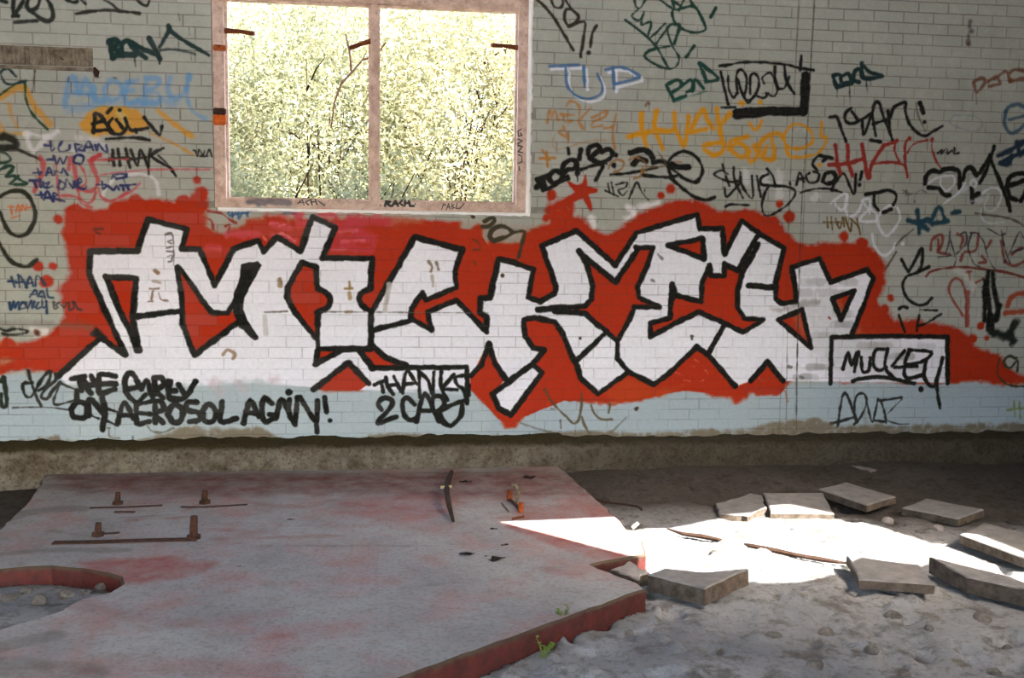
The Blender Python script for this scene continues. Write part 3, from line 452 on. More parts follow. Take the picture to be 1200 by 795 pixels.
# ------------------------------------------------------------------ materials
class NT:
    def __init__(self, name):
        self.m = bpy.data.materials.new(name); self.m.use_nodes = True
        self.t = self.m.node_tree; self.b = self.t.nodes['Principled BSDF']; self.o = self.t.nodes['Material Output']
    def n(self, kind, **kw):
        x = self.t.nodes.new(kind)
        for k, v in kw.items():
            if k in x.inputs.keys(): x.inputs[k].default_value = v
            else: setattr(x, k, v)
        return x
    def l(self, a, b): self.t.links.new(a, b)
    def math(self, op, a, b=None, clamp=False):
        x = self.n('ShaderNodeMath', operation=op, use_clamp=clamp)
        for i, v in enumerate((a, b)):
            if v is None: continue
            if isinstance(v, (int, float)): x.inputs[i].default_value = v
            else: self.l(v, x.inputs[i])
        return x.outputs[0]
    def mix(self, f, a, b, blend='MIX'):
        x = self.n('ShaderNodeMix', data_type='RGBA', blend_type=blend)
        for s, v in ((x.inputs['Factor'], f), (x.inputs[6], a), (x.inputs[7], b)):
            if isinstance(v, (int, float)): s.default_value = v
            elif isinstance(v, tuple): s.default_value = (*v, 1) if len(v) == 3 else v
            else: self.l(v, s)
        return x.outputs[2]
    def ramp(self, f, stops):
        x = self.n('ShaderNodeValToRGB'); e = x.color_ramp.elements
        while len(e) < len(stops): e.new(.5)
        for i, (p, c) in enumerate(stops):
            e[i].position = p; e[i].color = (c, c, c, 1) if isinstance(c, (int, float)) else (*c, 1)
        self.l(f, x.inputs[0]); return x.outputs[0]
    def pos(self): return self.n('ShaderNodeNewGeometry').outputs['Position']
    def noise(self, vec, scale, detail=4, rough=.6):
        x = self.n('ShaderNodeTexNoise', Scale=scale, Detail=detail, Roughness=rough); self.l(vec, x.inputs['Vector']); return x.outputs['Fac']
    def bump(self, h, strength, dist):
        x = self.n('ShaderNodeBump', Strength=strength, Distance=dist); self.l(h, x.inputs['Height']); self.l(x.outputs[0], self.b.inputs['Normal'])
def lin(r, g, b):
    f = lambda c: (c / 255 / 12.92) if c / 255 <= .04045 else ((c / 255 + .055) / 1.055) ** 2.4
    return (f(r), f(g), f(b))

def plane_image(nt, im, u0, u1, v0, v1, axis):
    s = nt.n('ShaderNodeSeparateXYZ'); nt.l(nt.pos(), s.inputs[0])
    u = nt.math('DIVIDE', nt.math('SUBTRACT', s.outputs[0], u0), u1 - u0)
    v = nt.math('DIVIDE', nt.math('SUBTRACT', s.outputs[axis], v0), v1 - v0)
    c = nt.n('ShaderNodeCombineXYZ'); nt.l(u, c.inputs[0]); nt.l(v, c.inputs[1])
    t = nt.n('ShaderNodeTexImage', image=im, extension='CLIP', interpolation='Linear'); nt.l(c.outputs[0], t.inputs[0])
    return t
def wall_material(name, base, mortar):
    nt = NT(name); p = nt.pos()
    n1 = nt.noise(p, 3.0, 5); n2 = nt.noise(p, 38, 3); n3 = nt.noise(p, 9, 4)
    c = nt.mix(nt.ramp(n1, [(.35, 0), (.7, 1)]), lin(*base), lin(base[0] - 14, base[1] - 12, base[2] - 12))
    c = nt.mix(nt.math('MULTIPLY', nt.ramp(n3, [(.55, 0), (.75, 1)]), .35), c, lin(200, 198, 190))
    t = plane_image(nt, WALL_IMG, P.u0, P.u1, P.v0, P.v1, 2)
    c = nt.mix(t.outputs['Alpha'], c, t.outputs['Color'])
    c = nt.mix(nt.math('MULTIPLY', nt.ramp(n2, [(.3, 1), (.62, 0)]), .11), c, lin(96, 90, 80))      # rubbed-in dirt
    if mortar: c = nt.mix(nt.ramp(n1, [(.40, .05), (.62, .40)]), c, lin(70, 66, 58))
    else:
        oi = nt.n('ShaderNodeObjectInfo'); c = nt.mix(nt.math('MULTIPLY', oi.outputs['Random'], .10), c, lin(150, 146, 140))
    nt.l(c, nt.b.inputs['Base Color']); nt.b.inputs['Roughness'].default_value = .75; nt.b.inputs['Specular IOR Level'].default_value = .12
    nt.bump(nt.math('ADD', nt.math('MULTIPLY', n2, .5), nt.noise(p, 14, 5)), .35, .006)
    return nt.m
M_BRICK = wall_material('painted_brick', (173, 174, 163), False)
M_MORTAR = wall_material('painted_mortar', (158, 154, 142), True)

def simple(name, a, b, scale=6, rough=.8, bump=.3, dist=.01, metal=0.0, spec=.3):
    nt = NT(name); p = nt.pos(); f = nt.noise(p, scale, 6, .65)
    nt.l(nt.mix(nt.ramp(f, [(.35, 0), (.65, 1)]), lin(*a), lin(*b)), nt.b.inputs['Base Color'])
    nt.b.inputs['Roughness'].default_value = rough; nt.b.inputs['Metallic'].default_value = metal; nt.b.inputs['Specular IOR Level'].default_value = spec
    if bump: nt.bump(nt.noise(p, scale * 5, 5), bump, dist)
    return nt.m
def slab_material():
    nt = NT('worn_concrete'); p = nt.pos()
    n1 = nt.noise(p, 2.2, 6, .65); n2 = nt.noise(p, 45, 3); n3 = nt.noise(p, 11, 5, .7)
    c = nt.mix(nt.ramp(n1, [(.35, 0), (.66, 1)]), lin(134, 130, 127), lin(154, 150, 146))
    c = nt.mix(nt.math('MULTIPLY', nt.ramp(n3, [(.34, 1), (.5, 0)]), .4), c, lin(116, 104, 96))
    c = nt.mix(nt.math('MULTIPLY', nt.ramp(nt.noise(p, 2.9, 4), [(.48, 0), (.68, 1)]), .5), c, lin(158, 104, 96))
    t = plane_image(nt, FLOOR_IMG, FP.u0, FP.u1, FP.v0, FP.v1, 1)
    a = nt.math('MULTIPLY', t.outputs['Alpha'], nt.ramp(nt.noise(p, 7, 6, .75), [(.3, .25), (.62, 1)]))
    c = nt.mix(a, c, t.outputs['Color'])
    c = nt.mix(nt.math('MULTIPLY', nt.ramp(n2, [(.32, 1), (.5, 0)]), .4), c, lin(92, 88, 84))
    nt.l(c, nt.b.inputs['Base Color']); nt.b.inputs['Roughness'].default_value = .85; nt.b.inputs['Specular IOR Level'].default_value = .25
    nt.bump(nt.math('ADD', n3, nt.math('MULTIPLY', n2, .4)), .5, .012)
    return nt.m
M_SLAB = slab_material()
def edge_material():
    nt = NT('red_painted_edge'); p = nt.pos(); n = nt.noise(p, 16, 5, .7)
    s = nt.n('ShaderNodeSeparateXYZ'); nt.l(p, s.inputs[0])
    c = nt.mix(nt.ramp(n, [(.36, 0), (.62, 1)]), lin(54, 13, 5), lin(80, 21, 9))
    lip = nt.math('MULTIPLY', nt.ramp(nt.math('ADD', nt.math('MULTIPLY', s.outputs[2], 12), nt.math('MULTIPLY', n, .8)), [(.12, 0), (.34, 1)]), .85)
    c = nt.mix(lip, c, lin(64, 54, 36))
    nt.l(c, nt.b.inputs['Base Color']); nt.b.inputs['Roughness'].default_value = .8; nt.bump(n, .5, .015)
    return nt.m
M_EDGE = edge_material()
def sand_material():
    nt = NT('sandy_dirt'); p = nt.pos()
    n1 = nt.noise(p, 1.6, 6, .6); n2 = nt.noise(p, 26, 5, .7); n3 = nt.noise(p, 90, 3, .7)
    c = nt.mix(nt.ramp(n1, [(.35, 0), (.65, 1)]), lin(120, 121, 121), lin(146, 145, 143))
    c = nt.mix(nt.math('MULTIPLY', nt.ramp(n2, [(.34, 1), (.5, 0)]), .55), c, lin(88, 80, 70))
    c = nt.mix(nt.math('MULTIPLY', nt.ramp(nt.noise(p, 8, 4, .6), [(.36, 1), (.47, 0)]), .6), c, lin(76, 68, 58))
    s = nt.n('ShaderNodeSeparateXYZ'); nt.l(p, s.inputs[0])
    soil = nt.ramp(nt.math('ADD', nt.math('ADD', s.outputs[1], nt.math('MULTIPLY', nt.math('MULTIPLY', nt.math('SUBTRACT', s.outputs[0], 1.6), .22, True), 1.0)), nt.math('ADD', nt.math('MULTIPLY', n1, .8), 1.10)), [(.30, 0), (.70, 1)])   # brown soil and leaf mould under the wall
    c = nt.mix(nt.math('MULTIPLY', soil, .85), c, nt.mix(n2, lin(38, 32, 25), lin(70, 60, 48)))
    nt.l(c, nt.b.inputs['Base Color']); nt.b.inputs['Roughness'].default_value = .95; nt.b.inputs['Specular IOR Level'].default_value = .1
    nt.bump(nt.math('ADD', n2, nt.math('MULTIPLY', n3, .5)), .7, .02)
    return nt.m
M_SAND = sand_material()
def kerb_material():
    nt = NT('mossy_concrete'); p = nt.pos(); n = nt.noise(p, 7, 6, .7); n2 = nt.noise(p, 40, 4, .7)
    s = nt.n('ShaderNodeSeparateXYZ'); nt.l(p, s.inputs[0])
    c = nt.mix(nt.ramp(n, [(.35, 0), (.65, 1)]), lin(84, 74, 58), lin(132, 124, 110))
    c = nt.mix(nt.math('MULTIPLY', nt.ramp(n2, [(.35, 1), (.5, 0)]), .6), c, lin(52, 44, 32))
    moss = nt.ramp(nt.math('ADD', s.outputs[2], nt.math('MULTIPLY', n, .12)), [(.195, 0), (.225, 1)])       # moss and soil on the ledge
    c = nt.mix(moss, c, nt.mix(n2, lin(34, 30, 18), lin(74, 64, 42)))
    damp = nt.ramp(nt.math('ADD', s.outputs[0], nt.math('MULTIPLY', n, 1.0)), [(0, 0), (1, 1)])
    mr = nt.n('ShaderNodeMapRange'); mr.inputs[1].default_value = 1.4; mr.inputs[2].default_value = 2.2; nt.l(nt.math('ADD', s.outputs[0], nt.math('MULTIPLY', n, .8)), mr.inputs[0])
    c = nt.mix(nt.math('MULTIPLY', mr.outputs[0], .75), c, nt.mix(n2, lin(34, 30, 22), lin(78, 72, 60)))          # soil-caked stretch beyond the slab
    nt.l(c, nt.b.inputs['Base Color']); nt.b.inputs['Roughness'].default_value = .95; nt.b.inputs['Specular IOR Level'].default_value = .1
    nt.bump(nt.math('ADD', n, n2), .8, .03); return nt.m
M_KERB = kerb_material()
M_PAVER = simple('grey_paving', (104, 102, 100), (128, 125, 121), 14, .85, .4, .006)
M_SIDE = simple('earthy_paver_side', (70, 60, 50), (100, 90, 80), 20, .95, .5, .006, spec=.1)
M_STONE = simple('rubble_stone', (118, 112, 106), (146, 140, 134), 10, .9, .5, .01)
M_CLOD = simple('dry_clod', (92, 86, 78), (126, 120, 113), 22, .98, .9, .02, spec=.05)
M_RUST = simple('rusty_iron', (96, 44, 16), (172, 84, 28), 40, .8, .5, .004)
M_RUSTDK = simple('dark_rusty_iron', (38, 26, 18), (78, 46, 28), 30, .8, .5, .004)
M_ORANGE = simple('orange_rust', (176, 78, 22), (216, 108, 36), 40, .8, .4, .003)
M_TWIG = simple('dry_twig', (74, 64, 48), (126, 112, 88), 40, .85, .4, .003)
M_TWIG_CRACK = simple('dark_twig_and_crack', (40, 26, 18), (64, 42, 28), 30, .9, .5, .006)
M_BRANCH = simple('brown_branch', (40, 28, 20), (62, 46, 34), 30, .9, .3, .004)
M_RUSTB = simple('brown_rust', (84, 40, 16), (128, 62, 24), 40, .85, .4, .003)
M_ROOTDK = simple('dark_branch', (22, 15, 10), (40, 28, 20), 30, .95, .3, .004, spec=.05)
M_LITTER = simple('dead_leaf', (34, 28, 22), (66, 54, 42), 60, .9, .3, .002)
M_PALE = simple('pale_litter', (196, 180, 130), (216, 204, 160), 40, .8, .3, .002)
M_SHELL = simple('unseen_dark_wall', (66, 63, 58), (84, 80, 74), 2, .9, .3, .01)  # unseen walls, darkened to cut light bouncing onto the back wall
M_ROOF = simple('unseen_roof', (62, 61, 59), (80, 78, 75), 2, .9, .2, .01)
M_PLASTER = simple('brightened_white_plaster', (242, 238, 232), (250, 248, 244), 20, .7, .4, .004)
M_VENT = simple('rusted_grating', (86, 74, 58), (146, 136, 118), 12, .85, .5, .006)
M_YARD = simple('pale_bounce_yard', (190, 188, 184), (210, 208, 204), 3, .9, .2, .01)  # unseen ground, kept pale to bounce daylight through the doorway
M_GRASS = simple('outside_turf', (120, 116, 84), (150, 142, 100), 3, .95, .5, .03)
def frame_material():
    nt = NT('weathered_window_paint'); p = nt.pos()
    n = nt.noise(p, 12, 5, .7)
    c = nt.mix(nt.ramp(n, [(.36, 0), (.62, 1)]), lin(176, 144, 124), lin(218, 190, 172))
    t = plane_image(nt, WALL_IMG, P.u0, P.u1, P.v0, P.v1, 2)
    c = nt.mix(t.outputs['Alpha'], c, t.outputs['Color'])
    c = nt.mix(nt.math('MULTIPLY', nt.ramp(nt.noise(p, 30, 4, .7), [(.3, 1), (.44, 0)]), .5), c, lin(116, 76, 48))
    nt.l(c, nt.b.inputs['Base Color']); nt.b.inputs['Roughness'].default_value = .6; nt.bump(n, .3, .004)
    return nt.m
M_FRAME = frame_material()
def leaf_material(name, a, b, trans):
    nt = NT(name); p = nt.pos(); f = nt.noise(p, 5.5, 4, .7)
    c = nt.mix(nt.ramp(f, [(.3, 0), (.7, 1)]), lin(*a), lin(*b))
    nt.l(c, nt.b.inputs['Base Color']); nt.b.inputs['Roughness'].default_value = .7; nt.b.inputs['Specular IOR Level'].default_value = .08
    t = nt.n('ShaderNodeBsdfTranslucent'); nt.l(nt.mix(.5, c, lin(156, 154, 114)), t.inputs[0])
    m = nt.n('ShaderNodeMixShader', Fac=trans); m.inputs[0].default_value = trans
    nt.l(nt.b.outputs[0], m.inputs[1]); nt.l(t.outputs[0], m.inputs[2]); nt.l(m.outputs[0], nt.o.inputs[0])
    return nt.m
LEAVES = [leaf_material('pale_willow_leaf', (86, 88, 66), (150, 145, 118), .4), leaf_material('yellow_green_leaf', (82, 86, 60), (150, 143, 112), .4), leaf_material('fresh_green_leaf', (62, 72, 50), (130, 128, 100), .4)]
M_WEED = leaf_material('weed_leaf', (86, 110, 44), (120, 140, 60), .3)

# ------------------------------------------------------------------ the shell of the building
XL, XR, YB, ZR = -3.7, 6.9, -7.7, 3.75
WX0, WX1, WZ0, WZ1 = -1.120, 0.992, 1.765, 3.32       # window opening
BASE = 0.21                                           # top of the kerb, first course
wall = None
def wall_body():
    y0, y1 = 0.0008, 0.22
    xs = [XL, WX0, WX1, XR]; zs = [-0.3, WZ0, WZ1, ZR]
    v, f = [], []
    def quad(a, b, c, d): k = len(v); v.extend((a, b, c, d)); f.append((k, k + 1, k + 2, k + 3))
    for i in range(3):
        for j in range(3):
            if (i, j) == (1, 1): continue
            quad((xs[i], y0, zs[j]), (xs[i + 1], y0, zs[j]), (xs[i + 1], y0, zs[j + 1]), (xs[i], y0, zs[j + 1]))
            quad((xs[i + 1], y1, zs[j]), (xs[i], y1, zs[j]), (xs[i], y1, zs[j + 1]), (xs[i + 1], y1, zs[j + 1]))
    quad((WX0, y1, WZ0), (WX1, y1, WZ0), (WX1, y0, WZ0), (WX0, y0, WZ0)); quad((WX0, y0, WZ1), (WX1, y0, WZ1), (WX1, y1, WZ1), (WX0, y1, WZ1))
    quad((WX0, y0, WZ0), (WX0, y0, WZ1), (WX0, y1, WZ1), (WX0, y1, WZ0)); quad((WX1, y0, WZ1), (WX1, y0, WZ0), (WX1, y1, WZ0), (WX1, y1, WZ1))
    quad((XL, y0, ZR), (XR, y0, ZR), (XR, y1, ZR), (XL, y1, ZR)); quad((XL, y1, -.3), (XL, y0, -.3), (XL, y0, ZR), (XL, y1, ZR)); quad((XR, y0, -.3), (XR, y1, -.3), (XR, y1, ZR), (XR, y0, ZR))
    return mesh_obj('wall_back', v, f, M_MORTAR)
wall = tag(wall_body(), 'white-painted brick wall covered in graffiti with a large red and white lettered mural', kind='structure')

# bricks: 215 x 65 mm stretchers laid to a 225 x 75 mm gauge
CH, BL, JT = 0.075, 0.225, 0.007
def brick_faces(x0, x1, z0, z1, yf, c=0.0016, yb=0.012):
    v = [(x0 + c, yf, z0 + c), (x1 - c, yf, z0 + c), (x1 - c, yf, z1 - c), (x0 + c, yf, z1 - c),
         (x0, yf + c, z0), (x1, yf + c, z0), (x1, yf + c, z1), (x0, yf + c, z1), (x0, yb, z0), (x1, yb, z0), (x1, yb, z1), (x0, yb, z1)]
    f = [(0, 1, 2, 3)] + [(a, b, b - 4, a - 4) for a, b in ((4, 5), (5, 6), (6, 7), (7, 4))] + [(a, b, b - 4, a - 4) for a, b in ((8, 9), (9, 10), (10, 11), (11, 8))]
    return v, f
cells = []
z_phase = on_wall(160, 420.3)[1]
k0 = math.ceil((BASE - z_phase - CH) / CH)
row = 0
zb = z_phase + k0 * CH
while zb < ZR:
    z0, z1 = zb + JT / 2, zb + CH - JT / 2
    z0 = max(z0, BASE - .06)
    off = (row % 2) * BL / 2 + (0.03 if row % 5 == 2 else 0) + random.uniform(-.012, .012)
    for s0, s1 in ((XL, 2.868), (2.868, 2.978), (2.982, XR)):
        edges = [s0] + ([s0 + o for o in np.arange(off if off > .05 else off + BL, s1 - s0 - .04, BL)] if s1 - s0 > .2 else []) + [s1]
        for a, b in zip(edges, edges[1:]):
            a += JT / 2 + random.uniform(-.0015, .0015); b -= JT / 2 + random.uniform(-.0015, .0015)
            if z1 > ZR: continue
            pieces = [(a, b, z0, z1)]
            if z1 > WZ0 and z0 < WZ1 and b > WX0 and a < WX1:
                pieces = []
                if z0 < WZ0 - .02: pieces.append((a, b, z0, WZ0 - .002))
                elif z1 > WZ1 + .02: pieces.append((a, b, WZ1 + .002, z1))
                else:
                    if a < WX0 - .03: pieces.append((a, WX0 - .001, z0, z1))
                    if b > WX1 + .03: pieces.append((WX1 + .001, b, z0, z1))
            cells += pieces
    zb += CH; row += 1
def px_of(x, y, z):
    c = ROT.T @ (np.array([x, y, z]) - CAM); return 600 + F * c[0] / c[2], 397.5 + F * c[1] / c[2]
def px_area(c):
    if c[1] < XL: return 0
    a = px_of(c[0], 0, c[2]); b = px_of(c[1], 0, c[3])
    if min(a[0], b[0]) < 0 or max(a[0], b[0]) > 1200 or min(a[1], b[1]) < 0 or max(a[1], b[1]) > 512: return 0
    return abs(a[0] - b[0]) * abs(a[1] - b[1])
order = sorted(range(len(cells)), key=lambda i: -px_area(cells[i]))
single = set(order[:300])
sv, sf = [], []
unit = {}
for i, (a, b, z0, z1) in enumerate(cells):
    yf = -0.002 + random.uniform(-.0012, .0012)
    if i in single:
        key = (round((b - a) / .003), round((z1 - z0) / .003))
        if key not in unit:
            v, f = brick_faces(-key[0] * .0015, key[0] * .0015, -key[1] * .0015, key[1] * .0015, 0.0)
            me = bpy.data.meshes.new('brick'); me.from_pydata(v, [], f); me.materials.append(M_BRICK); unit[key] = me
        o = bpy.data.objects.new('brick', unit[key]); o.location = ((a + b) / 2, yf, (z0 + z1) / 2); link(o, wall)
    else:
        v, f = brick_faces(a, b, z0, z1, yf); k = len(sv); sv += v; sf += [tuple(q + k for q in g) for g in f]
tag(mesh_obj('brickwork', sv, sf, M_BRICK, wall), kind='stuff')

def room_box(name, x0, x1, y0, y1, z0, z1, mat):
    bm = bmesh.new(); add_box(bm, x0, x1, y0, y1, z0, z1); return tag(bm_obj(name, bm, mat), kind='structure')
room_box('wall_left', XL - .2, XL, YB, 0.004, -.3, ZR, M_SHELL)
room_box('wall_right', XR, XR + .2, YB, 0.004, -.3, ZR, M_SHELL)
# unseen rear wall, its wide doorway sized and set to shape the daylight
DX0, DX1, DZ = -2.5, 0.8, 2.6
def front_wall():
    bm = bmesh.new()
    add_box(bm, XL - .2, DX0, YB - .2, YB, -.3, ZR); add_box(bm, DX1, XR + .2, YB - .2, YB, -.3, ZR); add_box(bm, DX0, DX1, YB - .2, YB, DZ, ZR)
    return tag(bm_obj('wall_front', bm, M_SHELL), kind='structure')
front_wall()

# unseen roof, its made-up hole cut to cast the sun patch
patch = []
for x, y, z in ((586, 612, 0), (650, 609.5, 0), (722, 606, 0), (757, 621, -.09), (783, 619, -.08), (820, 612, -.08), (850, 606, -.08), (880, 604, -.08), (901, 593, -.05), (925, 592, -.05), (968, 601, -.055), (1000, 613, -.1), (1040, 622, -.1), (1062, 629, -.1), (1092, 638, -.1), (1125, 641, -.1), (1150, 650, -.1), (1200, 670, -.1), (1290, 705, -.1),
                (1290, 735, -.1), (1200, 690, -.1), (1150, 674, -.1), (1094, 657, -.09), (1080, 661, -.05), (1030, 657, -.03), (996, 652, -.05), (988, 668, -.1), (960, 680, -.1), (930, 686, -.1), (890, 685, -.1), (872, 672, -.06), (829, 669, -.03), (777, 664.5, -.02), (764, 669, -.05), (745, 657, -.03), (735, 651, 0)):
    q = on_ground(x, y, z); patch.append((q[0] + SUN_AZ[0] * (-.04 - z) / math.tan(SUN_EL), q[1] + SUN_AZ[1] * (-.04 - z) / math.tan(SUN_EL)))
def roof():
    h = []; TH = .9  # thick roof, hole sides slanted along the sun to hold back sky light
    for x, y in patch:
        t = (ZR + 0.04) / math.tan(SUN_EL); h.append((x + SUN_AZ[0] * t, y + SUN_AZ[1] * t))
    outer = [(XL - .2, .22), (XR + .2, .22), (XR + .2, YB), (XL - .2, YB)]
    loops = [[Vector((*p, 0)) for p in outer], [Vector((*p, 0)) for p in h]]
    tris = tessellate_polygon(loops); pts = outer + h; n = len(pts)
    v = [(x, y, ZR) for x, y in pts] + [(x, y, ZR + TH) for x, y in outer] + [(x + SUN_AZ[0] * TH / math.tan(SUN_EL), y + SUN_AZ[1] * TH / math.tan(SUN_EL), ZR + TH) for x, y in h]
    f = [tuple(t) for t in tris] + [tuple(n + k for k in t[::-1]) for t in tris]
    for a0, m in ((0, len(outer)), (len(outer), len(h))):
        f += [(a0 + k, a0 + (k + 1) % m, n + a0 + (k + 1) % m, n + a0 + k) for k in range(m)]
    return tag(mesh_obj('ceiling_sun_mask', v, f, M_ROOF), kind='structure')
roof()

# ------------------------------------------------------------------ floor slab outline (shared by the slab and the dirt)
G = on_ground
slab_pts = [(-2.22, -0.06), (-2.10, -0.8), (-2.06, -1.4), (-2.04, -1.96), G(0, 668)[:2], G(30, 665)[:2], G(60, 664)[:2], G(95, 667)[:2], G(125, 672)[:2], G(141, 677)[:2], G(143, 685)[:2], G(128, 694)[:2], G(95, 702)[:2], G(70, 716)[:2], G(30, 728)[:2], G(0, 737)[:2], (-2.1, -2.86), (-2.15, -4.4), (-1.45, -4.4),
            G(470, 795)[:2], G(757, 691)[:2], G(748, 683)[:2], G(693, 662)[:2], G(757, 650)[:2], G(752, 632)[:2], G(736, 621)[:2], G(725, 608)[:2], G(690, 577)[:2], G(664, 553)[:2], (1.22, -0.06)]
def in_poly(x, y, p):
    ins = np.zeros(np.broadcast(x, y).shape, bool)
    for (ax, ay), (bx, by) in zip(p, p[1:] + p[:1]):
        if ay != by: ins ^= ((ay > y) != (by > y)) & (x < (bx - ax) * (y - ay) / (by - ay) + ax)
    return ins
def ring(p, step=.06, rough=.007, keep=()):
    out = []; g = random.Random(3)
    for i, (a, b) in enumerate(zip(p, p[1:] + p[:1])):
        L = math.hypot(b[0] - a[0], b[1] - a[1]); n = max(1, int(L / step))
        for k in range(n):
            t = k / n; j = 0 if k == 0 else rough
            out.append((a[0] + (b[0] - a[0]) * t + g.uniform(-j, j), a[1] + (b[1] - a[1]) * t + g.uniform(-j, j)))
    return out
slab_ring = ring(slab_pts)
def build_slab():
    c = .012; n = len(slab_ring); ctr = slab_ring
    inner = []
    for i in range(n):
        a, p, b = np.array(ctr[i - 1]), np.array(ctr[i]), np.array(ctr[(i + 1) % n])
        d = (b - a) / (np.linalg.norm(b - a) + 1e-9); inner.append(p + np.array((-d[1], d[0])) * c)
    area = sum(ctr[i][0] * ctr[(i + 1) % n][1] - ctr[(i + 1) % n][0] * ctr[i][1] for i in range(n))
    if area < 0: inner = [2 * np.array(ctr[i]) - inner[i] for i in range(n)]
    v = [(*p, 0.0) for p in inner] + [(*p, -c * .8) for p in ctr] + [(*p, -.20) for p in ctr]
    tris = tessellate_polygon([[Vector((*p, 0)) for p in inner]])
    f = []
    for t in tris:
        a, b, d = [np.array(inner[k]) for k in t]
        f.append(tuple(t) if (b[0] - a[0]) * (d[1] - a[1]) - (b[1] - a[1]) * (d[0] - a[0]) > 0 else tuple(t[::-1]))
    fm = [0] * len(f)
    for i in range(n):
        j = (i + 1) % n; q = [(n + i, n + j, j, i), (2 * n + i, 2 * n + j, n + j, n + i)]
        if area < 0: q = [g[::-1] for g in q]
        f += q; fm += [1, 1]
    return mesh_obj('concrete_slab', v, f, None, mats=[M_SLAB, M_EDGE], fmat=fm)
slab = tag(build_slab(), 'large raised grey concrete floor slab with worn red paint and a red broken edge', 'floor slab')

# ------------------------------------------------------------------ dirt floor
def build_ground():
    xs = np.concatenate([np.linspace(XL, -2.3, 24)[:-1], np.linspace(-2.3, -1.0, 90)[:-1], np.linspace(-1.0, 0.0, 16)[:-1], np.linspace(0.0, 5.3, 380)[:-1], np.linspace(5.3, XR, 24)])
    ys = np.concatenate([np.linspace(YB - .6, -4.2, 40)[:-1], np.linspace(-4.2, 0.0, 300)])
    X, Y = np.meshgrid(xs, ys); sh = X.shape
    def field(s, oct_, seed):
        n = 400; g = fbm((n, n), (12 / s, 12 / s), oct_, seed); u = ((X + 6) / 14 * (n - 1)).clip(0, n - 1.01); w = ((Y + 14.5) / 15 * (n - 1)).clip(0, n - 1.01)
        i, j = w.astype(int), u.astype(int); fi, fj = w - i, u - j
        return (g[i, j] * (1 - fi) + g[i + 1, j] * fi) * (1 - fj) + (g[i, j + 1] * (1 - fi) + g[i + 1, j + 1] * fi) * fj
    Z = -.105 + field(1.6, 3, 1) * .022 + field(.30, 2, 2) * .016
    Z += rng.normal(0, 1, sh) * .0018
    Z += np.exp(-((Y + .05) / .45) ** 2) * .075 * (X > 1.0)                   # soil banked against the wall
    Z += np.exp(-(((X - 1.9) / .7) ** 2 + ((Y + 1.05) / .35) ** 2)) * .025
    g = np.random.default_rng(4)
    for _ in range(900):                                                     # footprints, clods and hollows in the loose dirt
        cx, cy = g.uniform(.3, 4.9), g.uniform(-4.0, -.2)
        if cy > -2.2 and g.random() < .55: continue
        r = g.uniform(.022, .075); h = g.uniform(-.046, .034); a = g.uniform(0, 3.14); e = g.uniform(.5, 1)
        m = (abs(X[0] - cx) < 3 * r); q = (abs(Y[:, 0] - cy) < 3 * r); ix = np.ix_(q, m)
        dx, dy = X[ix] - cx, Y[ix] - cy; u = dx * math.cos(a) + dy * math.sin(a); w = -dx * math.sin(a) + dy * math.cos(a)
        Z[ix] += h * np.exp(-((u / r) ** 2 + (w / (r * e)) ** 2) ** 1.6)
    hole = (X < -1.0) & (X > -2.4) & (Y < -1.9) & (Y > -3.0)
    t = np.clip((-Y - 2.0) / .75, 0, 1); Z = np.where(hole, -.085 + t * .08 + field(.35, 3, 9) * .022, Z)
    under = in_poly(X, Y, [tuple(p) for p in slab_pts])
    Z = np.where(under, -.22, Z)
    n0, n1 = sh
    idx = np.arange(n0 * n1).reshape(sh); F_ = np.stack([idx[:-1, :-1], idx[:-1, 1:], idx[1:, 1:], idx[1:, :-1]], -1).reshape(-1, 4)
    me = bpy.data.meshes.new('floor'); V = np.stack([X, Y, Z], -1).reshape(-1, 3)
    me.vertices.add(len(V)); me.vertices.foreach_set('co', V.ravel()); me.loops.add(F_.size); me.loops.foreach_set('vertex_index', F_.ravel())
    me.polygons.add(len(F_)); me.polygons.foreach_set('loop_start', np.arange(0, F_.size, 4)); me.polygons.foreach_set('loop_total', np.full(len(F_), 4)); me.polygons.foreach_set('use_smooth', np.ones(len(F_), bool))
    me.update(); me.validate(); me.materials.append(M_SAND)
    return tag(link(bpy.data.objects.new('floor', me)), kind='structure'), xs, ys, Z
floor, GX, GY, GZ = build_ground()
def ground_z(x, y):
    i = min(max(np.searchsorted(GX, x) - 1, 0), len(GX) - 2); j = min(max(np.searchsorted(GY, y) - 1, 0), len(GY) - 2); return float(GZ[j:j + 2, i:i + 2].mean())
def flat(name, x0, x1, y0, y1, z, mat):
    return tag(mesh_obj(name, [(x0, y0, z), (x1, y0, z), (x1, y1, z), (x0, y1, z)], [(0, 1, 2, 3)], mat), kind='structure')
flat('ground_outside', -30, 30, .22, 40, -.12, M_GRASS)
flat('ground_yard', -30, 30, -50, YB - .55, -.12, M_YARD)

